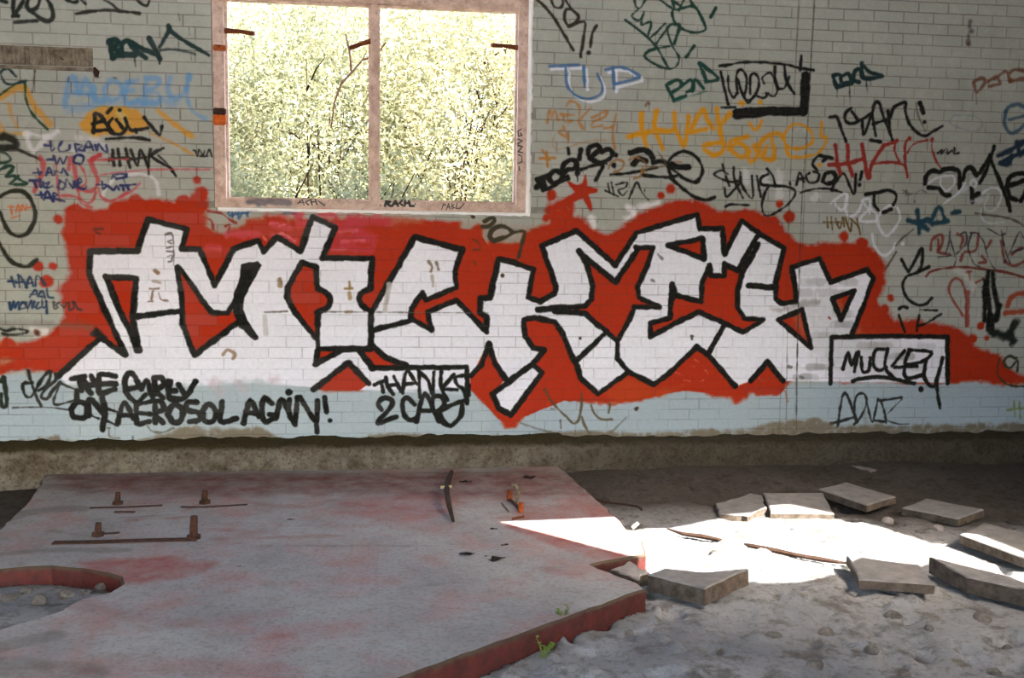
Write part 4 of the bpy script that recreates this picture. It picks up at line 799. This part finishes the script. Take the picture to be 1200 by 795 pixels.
# kerb: rough concrete footing that runs along the foot of the wall
def build_kerb():
    n = 420; xs = np.linspace(XL, XR, n); prof = [(0.0, .208), (-.03, .200), (-.075, .188), (-.10, .160), (-.108, .11), (-.112, .05), (-.115, -.02), (-.115, -.25)]
    j1 = fbm((len(prof), n), (4, 60), 3, 21); j2 = fbm((len(prof), n), (4, 110), 2, 22)
    v = []
    for i, (y, z) in enumerate(prof):
        for k in range(n):
            v.append((xs[k], y + (j1[i, k] * .010 if i else 0), z + (j2[i, k] * .012 if 0 < i < 6 else (j2[0, k] * .012 if i == 0 else 0)) - (.02 if xs[k] > 1.25 and i < 4 else 0)))
    f = [(i * n + k + 1, i * n + k, (i + 1) * n + k, (i + 1) * n + k + 1) for i in range(len(prof) - 1) for k in range(n - 1)]
    return tag(mesh_obj('trim_1', v, f, M_KERB, smooth=True), 'rough mossy concrete footing along the base of the graffiti wall', kind='structure')
build_kerb()

# ------------------------------------------------------------------ window
win = bpy.data.objects.new('window_1', None); link(win); win.location = (WX0, 0, WZ0)
tag(win, 'weathered cream two-light window frame without glass, rust stained, with scrawled tags', kind='structure')
def wpart(name, boxes, mat=M_FRAME, bevel=.004):
    bm = bmesh.new()
    for b in boxes: add_box(bm, *b, bevel)
    o = bm_obj(name, bm, mat); o.parent = win; o.matrix_parent_inverse = Matrix.Translation((-WX0, 0, -WZ0)); return o
fx = lambda x, y=140: on_wall(x, y)[0]
fz = lambda x, y: on_wall(x, y)[1]
L0, L1 = WX0 + .004, fx(264); R0, R1 = fx(606, 150), fx(617.5, 150); M0, M1 = fx(434.5), fx(442.5); B0, B1 = fz(430, 246.5), fz(430, 236); T0 = fz(430, 4)
jamb_l = wpart('jamb', [(L0, L1, -.012, .075, B0, WZ1 - .003)]); jamb_r = wpart('jamb', [(R0, R1, -.012, .075, B0, WZ1 - .003)])
wpart('rail', [(L1, R0, -.010, .075, T0, WZ1 - .003)]); wpart('sill_rail', [(L1, R0, -.016, .085, B0, B1)])
mull = wpart('mullion', [(M0, M1, -.006, .07, B1, T0)])
# thin rebate beads round each light
for a, b in ((L1, M0), (M1, R0)):
    wpart('bead', [(a, a + .016, .03, .07, B1, T0)], bevel=.002); wpart('bead', [(b - .016, b, .03, .07, B1, T0)], bevel=.002)
    wpart('bead', [(a + .016, b - .016, .03, .07, B1, B1 + .014)], bevel=.002); wpart('bead', [(a + .016, b - .016, .03, .07, T0 - .014, T0)], bevel=.002)
# plaster fillets, whitened to stand in for light along the frame edge
def fillet(pts, r):
    bm = bmesh.new(); n = len(pts); g = random.Random(5); rows = []
    (x0, z0), (x1, z1) = pts
    m = 60
    for k in range(m + 1):
        t = k / m; x, z = x0 + (x1 - x0) * t, z0 + (z1 - z0) * t; w = r * (1 + g.uniform(-.16, .16))
        dx, dz = (0, -1) if abs(x1 - x0) > abs(z1 - z0) else (1, 0)
        rows.append([bm.verts.new((x - dx * .002, .07, z - dz * .002)), bm.verts.new((x - dx * .002, -.016, z - dz * .002)), bm.verts.new((x + dx * w * .6, -.018, z + dz * w * .6)), bm.verts.new((x + dx * w, -.003, z + dz * w)), bm.verts.new((x + dx * w, .004, z + dz * w))])
    for a, b in zip(rows, rows[1:]):
        for i in range(4): bm.faces.new((a[i], a[i + 1], b[i + 1], b[i]))
    bmesh.ops.recalc_face_normals(bm, faces=bm.faces)
    o = bm_obj('plaster_fillet', bm, M_PLASTER, smooth=True); o.parent = win; o.matrix_parent_inverse = Matrix.Translation((-WX0, 0, -WZ0)); o['label'] = 'white plaster fillet round the frame, brightened for light on its edge'
fillet([(R1, B0 - .004), (R1, WZ1)], .034); fillet([(fx(256, 245), B0), (R1 + .03, B0)], .021)
def pin(name, a, b, r, mat, par):
    bm = bmesh.new(); tube(bm, [a, ((a[0] + b[0]) / 2, (a[1] + b[1]) / 2, (a[2] + b[2]) / 2 + .004), b], [r * 1.25, r * .9, r], 8)
    o = bm_obj(name, bm, mat, par); o['label'] = 'rusty iron casement pin'
def wp(x, y, Y): a = on_wall(x, y, Y); return (a[0], Y, a[1])
pin('casement_pin', wp(264, 36, .03), wp(298, 39.5, -.02), .016, M_RUSTB, jamb_l); pin('casement_pin', wp(437, 47.5, .03), wp(409, 57, -.04), .016, M_RUSTB, mull); pin('casement_pin', wp(606, 56, .03), wp(576, 53, -.02), .015, M_RUSTB, jamb_r)
for y0, y1, m in ((53, 60, M_RUST), (127, 135, M_RUSTDK), (134, 147, M_ORANGE)):
    bm = bmesh.new(); add_box(bm, fx(250, y0), fx(265, y0), -.022, .01, fz(258, y1), fz(258, y0), .006); bm_obj('hinge', bm, m, jamb_l)['label'] = 'rusted hinge leaf'

# rusty grating built into the wall
vx0, vx1, vz0, vz1 = XL + .9, on_wall(109, 70)[0], on_wall(60, 81)[1], on_wall(60, 55)[1]
vent = bpy.data.objects.new('wall_vent', None); link(vent); vent.location = (vx0, -.004, vz0)
tag(vent, 'long rust-brown iron vent grating set in the brick wall at the upper left', 'vent')
def vpart(name, boxes, mat, bevel=.002):
    bm = bmesh.new()
    for b in boxes: add_box(bm, *b, bevel)
    o = bm_obj(name, bm, mat); o.parent = vent; o.matrix_parent_inverse = Matrix.Translation((-vx0, .004, -vz0)); return o
vpart('back_plate', [(vx0, vx1, -.006, .01, vz0 + .02, vz1)], M_VENT)
vpart('bottom_ledge', [(vx0, vx1 + .01, -.022, .01, vz0 - .008, vz0 + .014)], M_VENT, .004)
nb = 26
for k in range(nb):
    x = vx1 - .03 - k * .026
    if k in (5, 6, 7, 12, 13): continue
    vpart('bar', [(x - .006, x + .006, -.014, .006, vz0 + .024, vz1 - .012)], M_VENT, 0)
bm = bmesh.new(); tube(bm, [wp(78, 59, -.03), wp(66, 60, -.032), wp(60, 62, -.03), wp(74, 70, -.03)], .006, 6)
o = bm_obj('bent_wire', bm, M_TWIG); o.parent = vent; o.matrix_parent_inverse = Matrix.Translation((-vx0, .004, -vz0))
bm = bmesh.new(); tube(bm, [wp(110, 80, -.004), wp(113, 85, -.012), wp(113, 90, -.004)], [.012, .02, .012], 8)
o = bm_obj('rust_lump', bm, M_RUSTDK, smooth=True); o.parent = vent; o.matrix_parent_inverse = Matrix.Translation((-vx0, .004, -vz0))

# ------------------------------------------------------------------ ironwork in the slab
def slab_part(name, bm, mat, label=None, smooth=False):
    o = bm_obj(name, bm, mat, slab, smooth)
    if label: o['label'] = label
    return o
def post(px, py, h, r, mat=M_RUSTDK):
    x, y, _ = G(px, py); bm = bmesh.new()
    tube(bm, [(x, y, -.02), (x, y, h * .5), (x + .004, y, h)], [r * 1.1, r, r * .9], 8); tube(bm, [(x, y, -.002), (x, y, .016)], r * 2.0, 6)
    slab_part('anchor_bolt', bm, mat, 'upright rusty anchor bolt set in the slab')
for a in ((138, 591, .07, .016), (240, 590, .075, .018), (115, 628, .07, .017), (227, 631, .12, .02)): post(*a)
def strip(px, w, h, mat=M_RUSTDK):
    bm = bmesh.new(); p = [G(*q) for q in px]; v = []
    for x, y, z in p: v.append([bm.verts.new((x, y - w / 2, -.01)), bm.verts.new((x, y - w / 2, h)), bm.verts.new((x, y + w / 2, h)), bm.verts.new((x, y + w / 2, -.01))])
    for a, b in zip(v, v[1:]):
        for i in range(4): bm.faces.new((a[i], a[(i + 1) % 4], b[(i + 1) % 4], b[i]))
    bm.faces.new(v[0][::-1]); bm.faces.new(v[-1]); bmesh.ops.recalc_face_normals(bm, faces=bm.faces)
    slab_part('steel_strip', bm, mat, 'rusted steel strip let into the slab')
strip([(62, 637), (120, 636), (180, 634), (231, 633)], .05, .006); strip([(112, 627), (140, 625)], .02, .005); strip([(105, 596), (150, 595), (190, 593)], .02, .005); strip([(212, 595), (240, 595), (290, 592)], .018, .005); strip([(134, 601), (158, 601)], .025, .006)
strip([(600, 609), (614, 606)], .03, .006, M_RUSTB)

def thing_mesh(name, bm, mat, label, cat, group=None, smooth=False):
    """one mesh with its origin at the middle of its foot"""
    me_v = [v.co.copy() for v in bm.verts]; c = Vector((sum(v.x for v in me_v) / len(me_v), sum(v.y for v in me_v) / len(me_v), min(v.z for v in me_v)))
    for v in bm.verts: v.co -= c
    o = bm_obj(name, bm, mat, smooth=smooth); o.location = c; return tag(o, label, cat, group)
# the bent rod and the pipe stubs
bm = bmesh.new(); p = [G(529, 556), G(525, 572), G(523, 587), G(526, 602), G(531, 614)]
tube(bm, [(x, y, .014 + .05 * math.sin(i / 4 * 3.1)) for i, (x, y, z) in enumerate(p)], [.015, .018, .017, .016, .009], 8)
rod = thing_mesh('bent_rod', bm, M_BRANCH, 'thin curved grey-brown rod lying on the slab near the wall', 'rod', smooth=True)
bm = bmesh.new(); q = G(522, 583); tube(bm, [(q[0] - .03, q[1], .062), (q[0] + .04, q[1], .066)], .010, 6); o = bm_obj('joint', bm, M_PALE); o.parent = rod; o.matrix_parent_inverse = Matrix.Translation(-rod.location)
pipe = bpy.data.objects.new('broken_pipe', None); link(pipe); pc = G(603, 596); pipe.location = pc
tag(pipe, 'broken rusty pipe stubs with an orange collar standing in the slab', 'pipe')
def ppart(name, pts, r, mat):
    bm = bmesh.new(); tube(bm, pts, r, 10); o = bm_obj(name, bm, mat); o.parent = pipe; o.matrix_parent_inverse = Matrix.Translation([-k for k in pc]); return o
a = G(597, 587); ppart('stub', [(a[0], a[1], -.01), (a[0], a[1], .065)], .018, M_RUSTB)
b = G(606, 592); c = G(610, 601)
ppart('thin_pipe', [(b[0], b[1], .0), (b[0] + .005, b[1], .09), (b[0] - .01, b[1], .125), (b[0] - .035, b[1], .125)], .011, M_TWIG)
ppart('link_pipe', [(a[0], a[1], .01), ((a[0] + b[0]) / 2, b[1], .012), (c[0], c[1], .012)], .010, M_RUSTDK)
ppart('collar', [(c[0], c[1], -.005), (c[0] + .003, c[1], .06)], [.016, .017], M_RUST)

# ------------------------------------------------------------------ loose paving slabs on the right
def unproj(pts, z): return [G(x, y, k) for (x, y), k in zip(pts, z if hasattr(z, '__len__') else [z] * len(pts))]
def paver(corners_px, z, th, label, mat=M_PAVER, name='paving_slab', cat='paving slab', rough=.004, group='loose paving slabs'):
    top = [Vector(p) for p in unproj(corners_px, z)]
    bm = bmesh.new(); g = random.Random(len(label) * 7)
    c = sum(top, Vector()) / len(top)
    n = Vector((0, 0, 0))
    for a, b in zip(top, top[1:] + top[:1]): n += (a - c).cross(b - c)
    n.normalize()
    if n.z < 0: n = -n; top = top[::-1]
    rim = []
    for a, b in zip(top, top[1:] + top[:1]):
        for k in range(5):
            t = k / 5; q = a.lerp(b, t)
            if k: q += (c - q).normalized() * g.uniform(0, rough * 2) 
            rim.append(q)
    ins = [q + (c - q).normalized() * .008 for q in rim]
    L0_ = [bm.verts.new(q) for q in ins]; L1_ = [bm.verts.new(q - n * .007) for q in rim]; L2_ = [bm.verts.new(q - n * th + (q - c).normalized() * g.uniform(-.006, .004)) for q in rim]
    m = len(rim)
    bm.faces.new(L0_); bm.faces.new(L2_[::-1])
    for A, B in ((L1_, L0_), (L2_, L1_)):
        for k in range(m): bm.faces.new((A[k], A[(k + 1) % m], B[(k + 1) % m], B[k]))
    bmesh.ops.recalc_face_normals(bm, faces=bm.faces)
    o = thing_mesh(name, bm, mat, label, cat, group)
    o.data.materials.append(M_SIDE)
    for f in o.data.polygons:
        if abs(f.normal.z) < .5: f.material_index = 1
    return o
paver([(893, 577.5), (965, 577.5), (978, 602), (903, 601)], [-.035, -.03, -.05, -.055], .05, 'grey paving slab half in sun with its front edge lit, nearest the wall in sunlight')
paver([(959, 573), (991, 565), (1050, 582), (1016, 592)], [-.01, -.005, -.02, -.02], .05, 'shaded grey paving slab just behind and right of the sunlit one')
paver([(1057, 595), (1085, 584), (1153, 597), (1123, 608)], [-.04, -.03, -.03, -.035], .05, 'dark half-buried paving slab between two others at the far right')
paver([(1125, 626), (1153, 612.5), (1240, 634), (1206, 656)], [-.005, -.01, -.02, -.015], .055, 'paving slab cut by the right border with an orange sunlit front edge')
paver([(992, 651), (1078, 662), (1096, 685), (1006, 679)], [-.02, -.015, -.01, -.02], .05, 'grey paving slab propped over a dark hollow below the sunlit patch')
paver([(1089, 653), (1185, 676), (1240, 700), (1133, 676)], [.0, .0, .0, .0], .085, 'thick concrete block with a pale left end at the lower right of the sun patch', name='concrete_block', cat='block')
paver([(759, 673), (777, 666), (829, 671), (877, 666.5), (826, 690)], [-.012, -.015, -.02, -.012, .0], .085, 'broken concrete slab corner beside the red slab edge', name='broken_slab', cat='slab')
paver([(714, 668), (737, 656.5), (762, 671), (748, 680)], [-.03, -.02, -.03, -.035], .09, 'rounded pale lump of concrete wedged in the notch of the red edged slab', mat=M_STONE, name='concrete_lump', cat='rubble', rough=.012, group=None)
paver([(992, 544), (1000, 541.5), (1028, 551), (1020, 553)], [-.015] * 4, .02, 'thin pale splinter of concrete on the dark soil by the wall', mat=M_STONE, name='concrete_splinter', cat='rubble', group=None)
paver([(838, 590), (880, 578), (893, 580), (899, 594), (876, 605), (842, 602)], [-.05, -.045, -.045, -.05, -.06, -.06], .05, 'flat grey stone touching the left side of the half sunlit slab', mat=M_PAVER, name='flat_stone', cat='stone', rough=.01, group=None)

# ------------------------------------------------------------------ rubble, litter and weeds
def stone(x, y, r, seed, mat, name, label, cat, group, sink=.3, flatness=.6):
    g = np.random.default_rng(seed); bm = bmesh.new(); bmesh.ops.create_icosphere(bm, subdivisions=2, radius=1.0)
    d = g.normal(0, 1, (4, 3)); ph = g.uniform(0, 6, 4); e = (g.uniform(.8, 1.3), g.uniform(.7, 1.1), flatness * g.uniform(.8, 1.2))
    for v in bm.verts:
        k = 1 + .10 * sum(math.sin(2.2 * v.co.dot(Vector(d[i])) + ph[i]) for i in range(4)); v.co = Vector((v.co.x * e[0], v.co.y * e[1], v.co.z * e[2])) * k * r
    z = ground_z(x, y)
    if in_poly(np.array(x), np.array(y), [tuple(p) for p in slab_pts]): z = 0.0
    rz = g.uniform(0, 6.28); bmesh.ops.rotate(bm, verts=bm.verts, cent=(0, 0, 0), matrix=Matrix.Rotation(rz, 3, 'Z'))
    lo = min(v.co.z for v in bm.verts)
    for v in bm.verts: v.co += Vector((x, y, z - lo - r * sink))
    return thing_mesh(name, bm, mat, label, cat, group, smooth=False)
near = [(1046, 722, 'directly below the propped paving slab'), (1088, 742, 'below the gap between the propped slab and the thick block'), (1150, 728, 'below the thick concrete block'), (1182, 752, 'closest to the right border below the block'), (1120, 770, 'largest toward the lower right corner'), (1022, 764, 'midway between propped slab and lower border'), (968, 742, 'below the left end of the sunlit dirt edge'),
        (905, 745, 'alone below the right end of the broken slab corner'), (846, 764, 'below the broken slab corner near the lower border'), (770, 712, 'between the red slab corner and the broken slab corner'), (736, 745, 'nearest the red slab edge on the dirt'), (955, 785, 'at the lower border under the sun patch'), (1060, 788, 'at the lower border under the propped slab'), (1165, 786, 'at the lower border close to the right corner')]
for i, (px, py, lab) in enumerate(near):
    x, y, _ = G(px, py, -.1); stone(x, y, random.Random(i).uniform(.02, .042), i, M_CLOD, 'dirt_clod', 'grey dirt clod ' + lab, 'clod', 'dirt clods on the trodden dirt', sink=.75, flatness=.7)
for i, (px, py, r, lab) in enumerate(((726, 692, .02, 'small stone at the outer corner of the red edged slab'), (1041, 613, .03, 'stone on the shaded dirt just above the sun patch'), (1100, 620, .035, 'stone between the half-buried slab and the sun patch'), (815, 694, .03, 'stone leaning on the foot of the broken slab corner'), (735, 540, .05, 'dark lump against the wall footing right of the slab'), (860, 545, .045, 'dark soil lump by the footing midway between slab and concrete splinter'), (1000, 690, .03, 'stone at the left foot of the propped paving slab'))):
    x, y, _ = G(px, py, -.08); stone(x, y, r, 90 + i, M_STONE if i not in (4, 5) else M_CLOD, 'loose_stone', lab, 'stone', None)
for i, (px, py, lab) in enumerate(((12, 700, 'rubble lump at the left border inside the broken hole'), (45, 708, 'rubble lump low in the middle of the broken hole'), (78, 697, 'rubble lump near the red rim of the broken hole'), (30, 690, 'rubble lump under the red rim at far left'), (100, 690, 'small rubble lump at the right end of the broken hole'), (118, 683, 'small dark lump tucked under the right end of the red rim'))):
    x, y, _ = G(px, py, -.05); stone(x, y, .035 if i < 4 else .025, 50 + i, M_CLOD, 'rubble_lump', lab, 'rubble', 'rubble in the broken hole')
litter = [((548, 651), .03, 'larger dark leaf scrap in the middle of the slab'), ((583, 657), .035, 'curled dark leaf scrap with a pale tip on the slab'), ((545, 566), .028, 'dark leaf scrap near the bent rod by the wall'), ((620, 561), .04, 'dark leaf scrap between rod and pipe close to the footing'), ((579, 621), .016, 'tiny dark scrap just left of the sun tip'), ((592, 640), .014, 'tiny dark scrap above the curled leaf scrap'), ((570, 653), .010, 'speck of dark litter between two leaf scraps'), ((340, 610), .018, 'dark scrap on the slab right of the anchor bolts'), ((280, 665), .012, 'dark speck on the slab right of the red patch'), ((548, 548), .03, 'dark leaf scrap at the foot of the wall footing')]
for i, ((px, py), r, lab) in enumerate(litter):
    x, y, _ = G(px, py); g = random.Random(i); bm = bmesh.new(); vs_ = []
    m = 9; cz = bm.verts.new((x, y, .004))
    for k in range(m):
        t = 2 * math.pi * k / m; q = r * g.uniform(.6, 1.2); vs_.append(bm.verts.new((x + math.cos(t) * q * 1.5, y + math.sin(t) * q * .8, .002 + g.uniform(0, .5) * r)))
    for k in range(m): bm.faces.new((cz, vs_[k], vs_[(k + 1) % m]))
    bmesh.ops.solidify(bm, geom=list(bm.faces), thickness=.002)
    thing_mesh('dead_leaf', bm, M_LITTER, lab, 'leaf', 'leaf scraps on the slab')
def twig(px, zs, r, mat, label, name='twig'):
    bm = bmesh.new(); pts = [G(x, y, z) for (x, y), z in zip(px, zs)]; tube(bm, pts, r, 6); return thing_mesh(name, bm, mat, label, 'twig')
twig([(697, 585), (709, 589), (730, 591), (748, 594), (752, 598)], [-.02, -.05, -.055, -.05, -.06], .007, M_TWIG_CRACK, 'thin dark twig on the dirt beside the slab edge')
twig([(782, 620), (800, 626), (822, 629), (842, 633), (856, 636), (880, 640), (910, 646), (938, 652), (962, 656), (982, 659), (1000, 661)], [-.075, -.078, -.08, -.082, -.09, -.08, -.08, -.08, -.085, -.085, -.095], [.005, .012, .016, .012, .004, .014, .016, .013, .015, .01, .004], M_TWIG_CRACK, 'long dark strip standing in for a shaded crack across the sunlit dirt', 'crack_strip')  # dark strip laid in place of a shaded crack
twig([(741, 619), (748, 613)], [-.06, -.03], .011, M_PALE, 'short pale yellow stick at the edge of the sun patch', 'stick')
twig([(588, 590), (596, 600)], [.006, .006], .006, M_TWIG, 'short dark twig on the slab left of the orange pipe collar')

def weed(px, py, z, h, n, label, seed):
    x, y, _ = G(px, py, z); z = ground_z(x, y) if z < -.03 else z
    g = random.Random(seed); root = bpy.data.objects.new('weed', None); link(root); root.location = (x, y, z); tag(root, label, 'weed', 'weeds along the slab edge')
    bs = bmesh.new(); bl = bmesh.new()
    for k in range(n):
        t = g.uniform(0, 6.28); l = h * g.uniform(.5, 1); tip = Vector((math.cos(t) * l * .6, math.sin(t) * l * .6, l))
        tube(bs, [(0, 0, -.015), tuple(tip * .5 + Vector((0, 0, l * .12))), tuple(tip)], [.003, .0025, .0015], 5)
        for _ in range(3):
            c = tip * g.uniform(.55, 1.05); a = g.uniform(0, 6.28); u = Vector((math.cos(a), math.sin(a), g.uniform(-.1, .4))) * h * .30; w = Vector((-math.sin(a), math.cos(a), g.uniform(-.2, .2))) * h * .13
            q = [bl.verts.new(c), bl.verts.new(c + u * .5 + w), bl.verts.new(c + u), bl.verts.new(c + u * .5 - w)]; bl.faces.new(q[:3]); bl.faces.new((q[0], q[2], q[3]))
    bm_obj('stem', bs, M_WEED, root); bm_obj('foliage', bl, M_WEED, root)
weed(660, 727, -.02, .06, 6, 'small weed growing out of the red slab edge face', 1); weed(637, 772, -.1, .07, 7, 'green weed on the dirt below the red slab edge', 2); weed(574, 778, -.1, .07, 6, 'green weed hugging the red edge near the lower border', 3); weed(541, 788, -.1, .055, 5, 'weed by the red edge closest to the lower border', 4); weed(95, 681, -.07, .05, 6, 'yellow-green weed under the red rim of the broken hole', 5)

# ------------------------------------------------------------------ shrubs outside the window
def shrub(x, y, w, d, h, n, mat, label, seed):
    root = bpy.data.objects.new('shrub', None); link(root); root.location = (x, y, -.12); tag(root, label, 'shrub', 'shrubs outside the window')
    g = np.random.default_rng(seed)
    bm = bmesh.new()
    for k in range(7):
        t = g.uniform(0, 6.28); e = Vector((math.cos(t) * w * .42 * g.uniform(.3, 1), math.sin(t) * d * .42 * g.uniform(.3, 1), h * g.uniform(.55, .97)))
        m = e * .5 + Vector((g.uniform(-.1, .1), g.uniform(-.1, .1), h * .08))
        tube(bm, [(0, 0, 0), tuple(m * .5), tuple(m), tuple(e)], [.03, .02, .012, .004], 6)
        for _ in range(3):
            s = m.lerp(e, g.uniform(.1, .8)); q = s + Vector((g.uniform(-.35, .35), g.uniform(-.45, .1), g.uniform(.1, .6))); tube(bm, [tuple(s), tuple(s.lerp(q, .5) + Vector((0, 0, .04))), tuple(q)], [.012, .008, .003], 5)
    if seed == 31:
        for b in (((400, 98), (412, 85), (425, 70), (436, 48), (441, 30)), ((412, 85), (410, 62), (405, 40)), ((425, 70), (440, 66), (452, 50)), ((400, 98), (392, 120), (388, 150))):
            pts = [Vector(wp(px, py, 3.15)) - root.location for px, py in b]; tube(bm, pts, [.013 - .0025 * i for i in range(len(pts))], 6)
    bm_obj('branch_frame', bm, M_ROOTDK, root)
    # leaves: small folded blades thick on the outside of the crown
    th = g.uniform(0, 2 * np.pi, n); cz = g.uniform(-1, 1, n); rr = g.uniform(.45, 1.0, n) ** .6; s = np.sqrt(1 - cz ** 2)
    lump = 1 + .16 * np.sin(3 * th + seed) * np.cos(4 * cz) + .1 * np.sin(7 * th + 5 * cz)
    C = np.stack([np.cos(th) * s * rr * w / 2 * lump, np.sin(th) * s * rr * d / 2 * lump, h * .52 + cz * rr * h * .5 * lump], 1)
    C = C[C[:, 2] > .05]; n = len(C)
    u = g.normal(0, 1, (n, 3)); u /= np.linalg.norm(u, axis=1)[:, None]; k = g.normal(0, 1, (n, 3)); wv = np.cross(u, k); wv /= np.linalg.norm(wv, axis=1)[:, None]; nn = np.cross(u, wv)
    L = g.uniform(.042, .085, n)[:, None] * (1 + max(0, y - 5) * .16); W = L * g.uniform(.30, .5, n)[:, None]
    V = np.stack([C - u * L / 2, C + wv * W / 2 + nn * W * .25, C + u * L / 2, C - wv * W / 2 + nn * W * .25], 1).reshape(-1, 3)
    b = np.arange(n)[:, None] * 4; T = np.concatenate([b + [0, 1, 2], b + [0, 2, 3]], 1).reshape(-1, 3)
    me = bpy.data.meshes.new('foliage'); me.vertices.add(len(V)); me.vertices.foreach_set('co', V.astype(np.float32).ravel()); me.loops.add(T.size); me.loops.foreach_set('vertex_index', T.ravel().astype(np.int32))
    me.polygons.add(len(T)); me.polygons.foreach_set('loop_start', np.arange(0, T.size, 3, dtype=np.int32)); me.polygons.foreach_set('loop_total', np.full(len(T), 3, np.int32)); me.update(); me.validate(); me.materials.append(mat)
    tag(link(bpy.data.objects.new('foliage', me), root), kind='stuff')
for i, (x, y, w, d, h, n, m, lab) in enumerate((
        (-2.5, 4.6, 2.8, 2.0, 4.6, 27000, 0, 'pale sunlit willow-like shrub filling the left edge of the left window light'),
        (-0.7, 4.2, 2.5, 2.0, 4.3, 27000, 2, 'bushy green shrub in the middle of the left window light'),
        (0.75, 4.4, 2.4, 2.0, 4.5, 27000, 1, 'yellow-green shrub behind the left half of the right window light'),
        (2.4, 4.8, 2.8, 2.2, 4.8, 27000, 0, 'pale sunlit shrub behind the right half of the right window light'),
        (-1.35, 1.75, 1.5, 1.0, 2.35, 9000, 2, 'low dark green shrub close behind the sill at the left of the window'),
        (-0.05, 1.65, 1.5, 1.0, 2.25, 9000, 2, 'low dark green shrub close behind the sill in the middle of the window'),
        (1.3, 1.8, 1.6, 1.0, 2.3, 9000, 2, 'low dark green shrub close behind the sill at the right of the window'),
        (-1.5, 6.6, 3.6, 2.4, 6.4, 24000, 1, 'taller hazy shrub behind the others in the left window light'),
        (1.6, 6.8, 3.6, 2.4, 6.6, 24000, 2, 'taller hazy shrub behind the others in the right window light'),
        (-3.6, 9.6, 4.6, 2.6, 7.6, 24000, 0, 'farthest tall pale thicket at the left of the window'),
        (0.2, 9.8, 4.6, 2.6, 7.8, 24000, 0, 'farthest tall pale thicket seen across the mullion'),
        (4.0, 9.6, 4.6, 2.6, 7.6, 24000, 0, 'farthest tall pale thicket at the right of the window'))):
    shrub(x, y, w, d, h, n, LEAVES[m], lab, 30 + i)
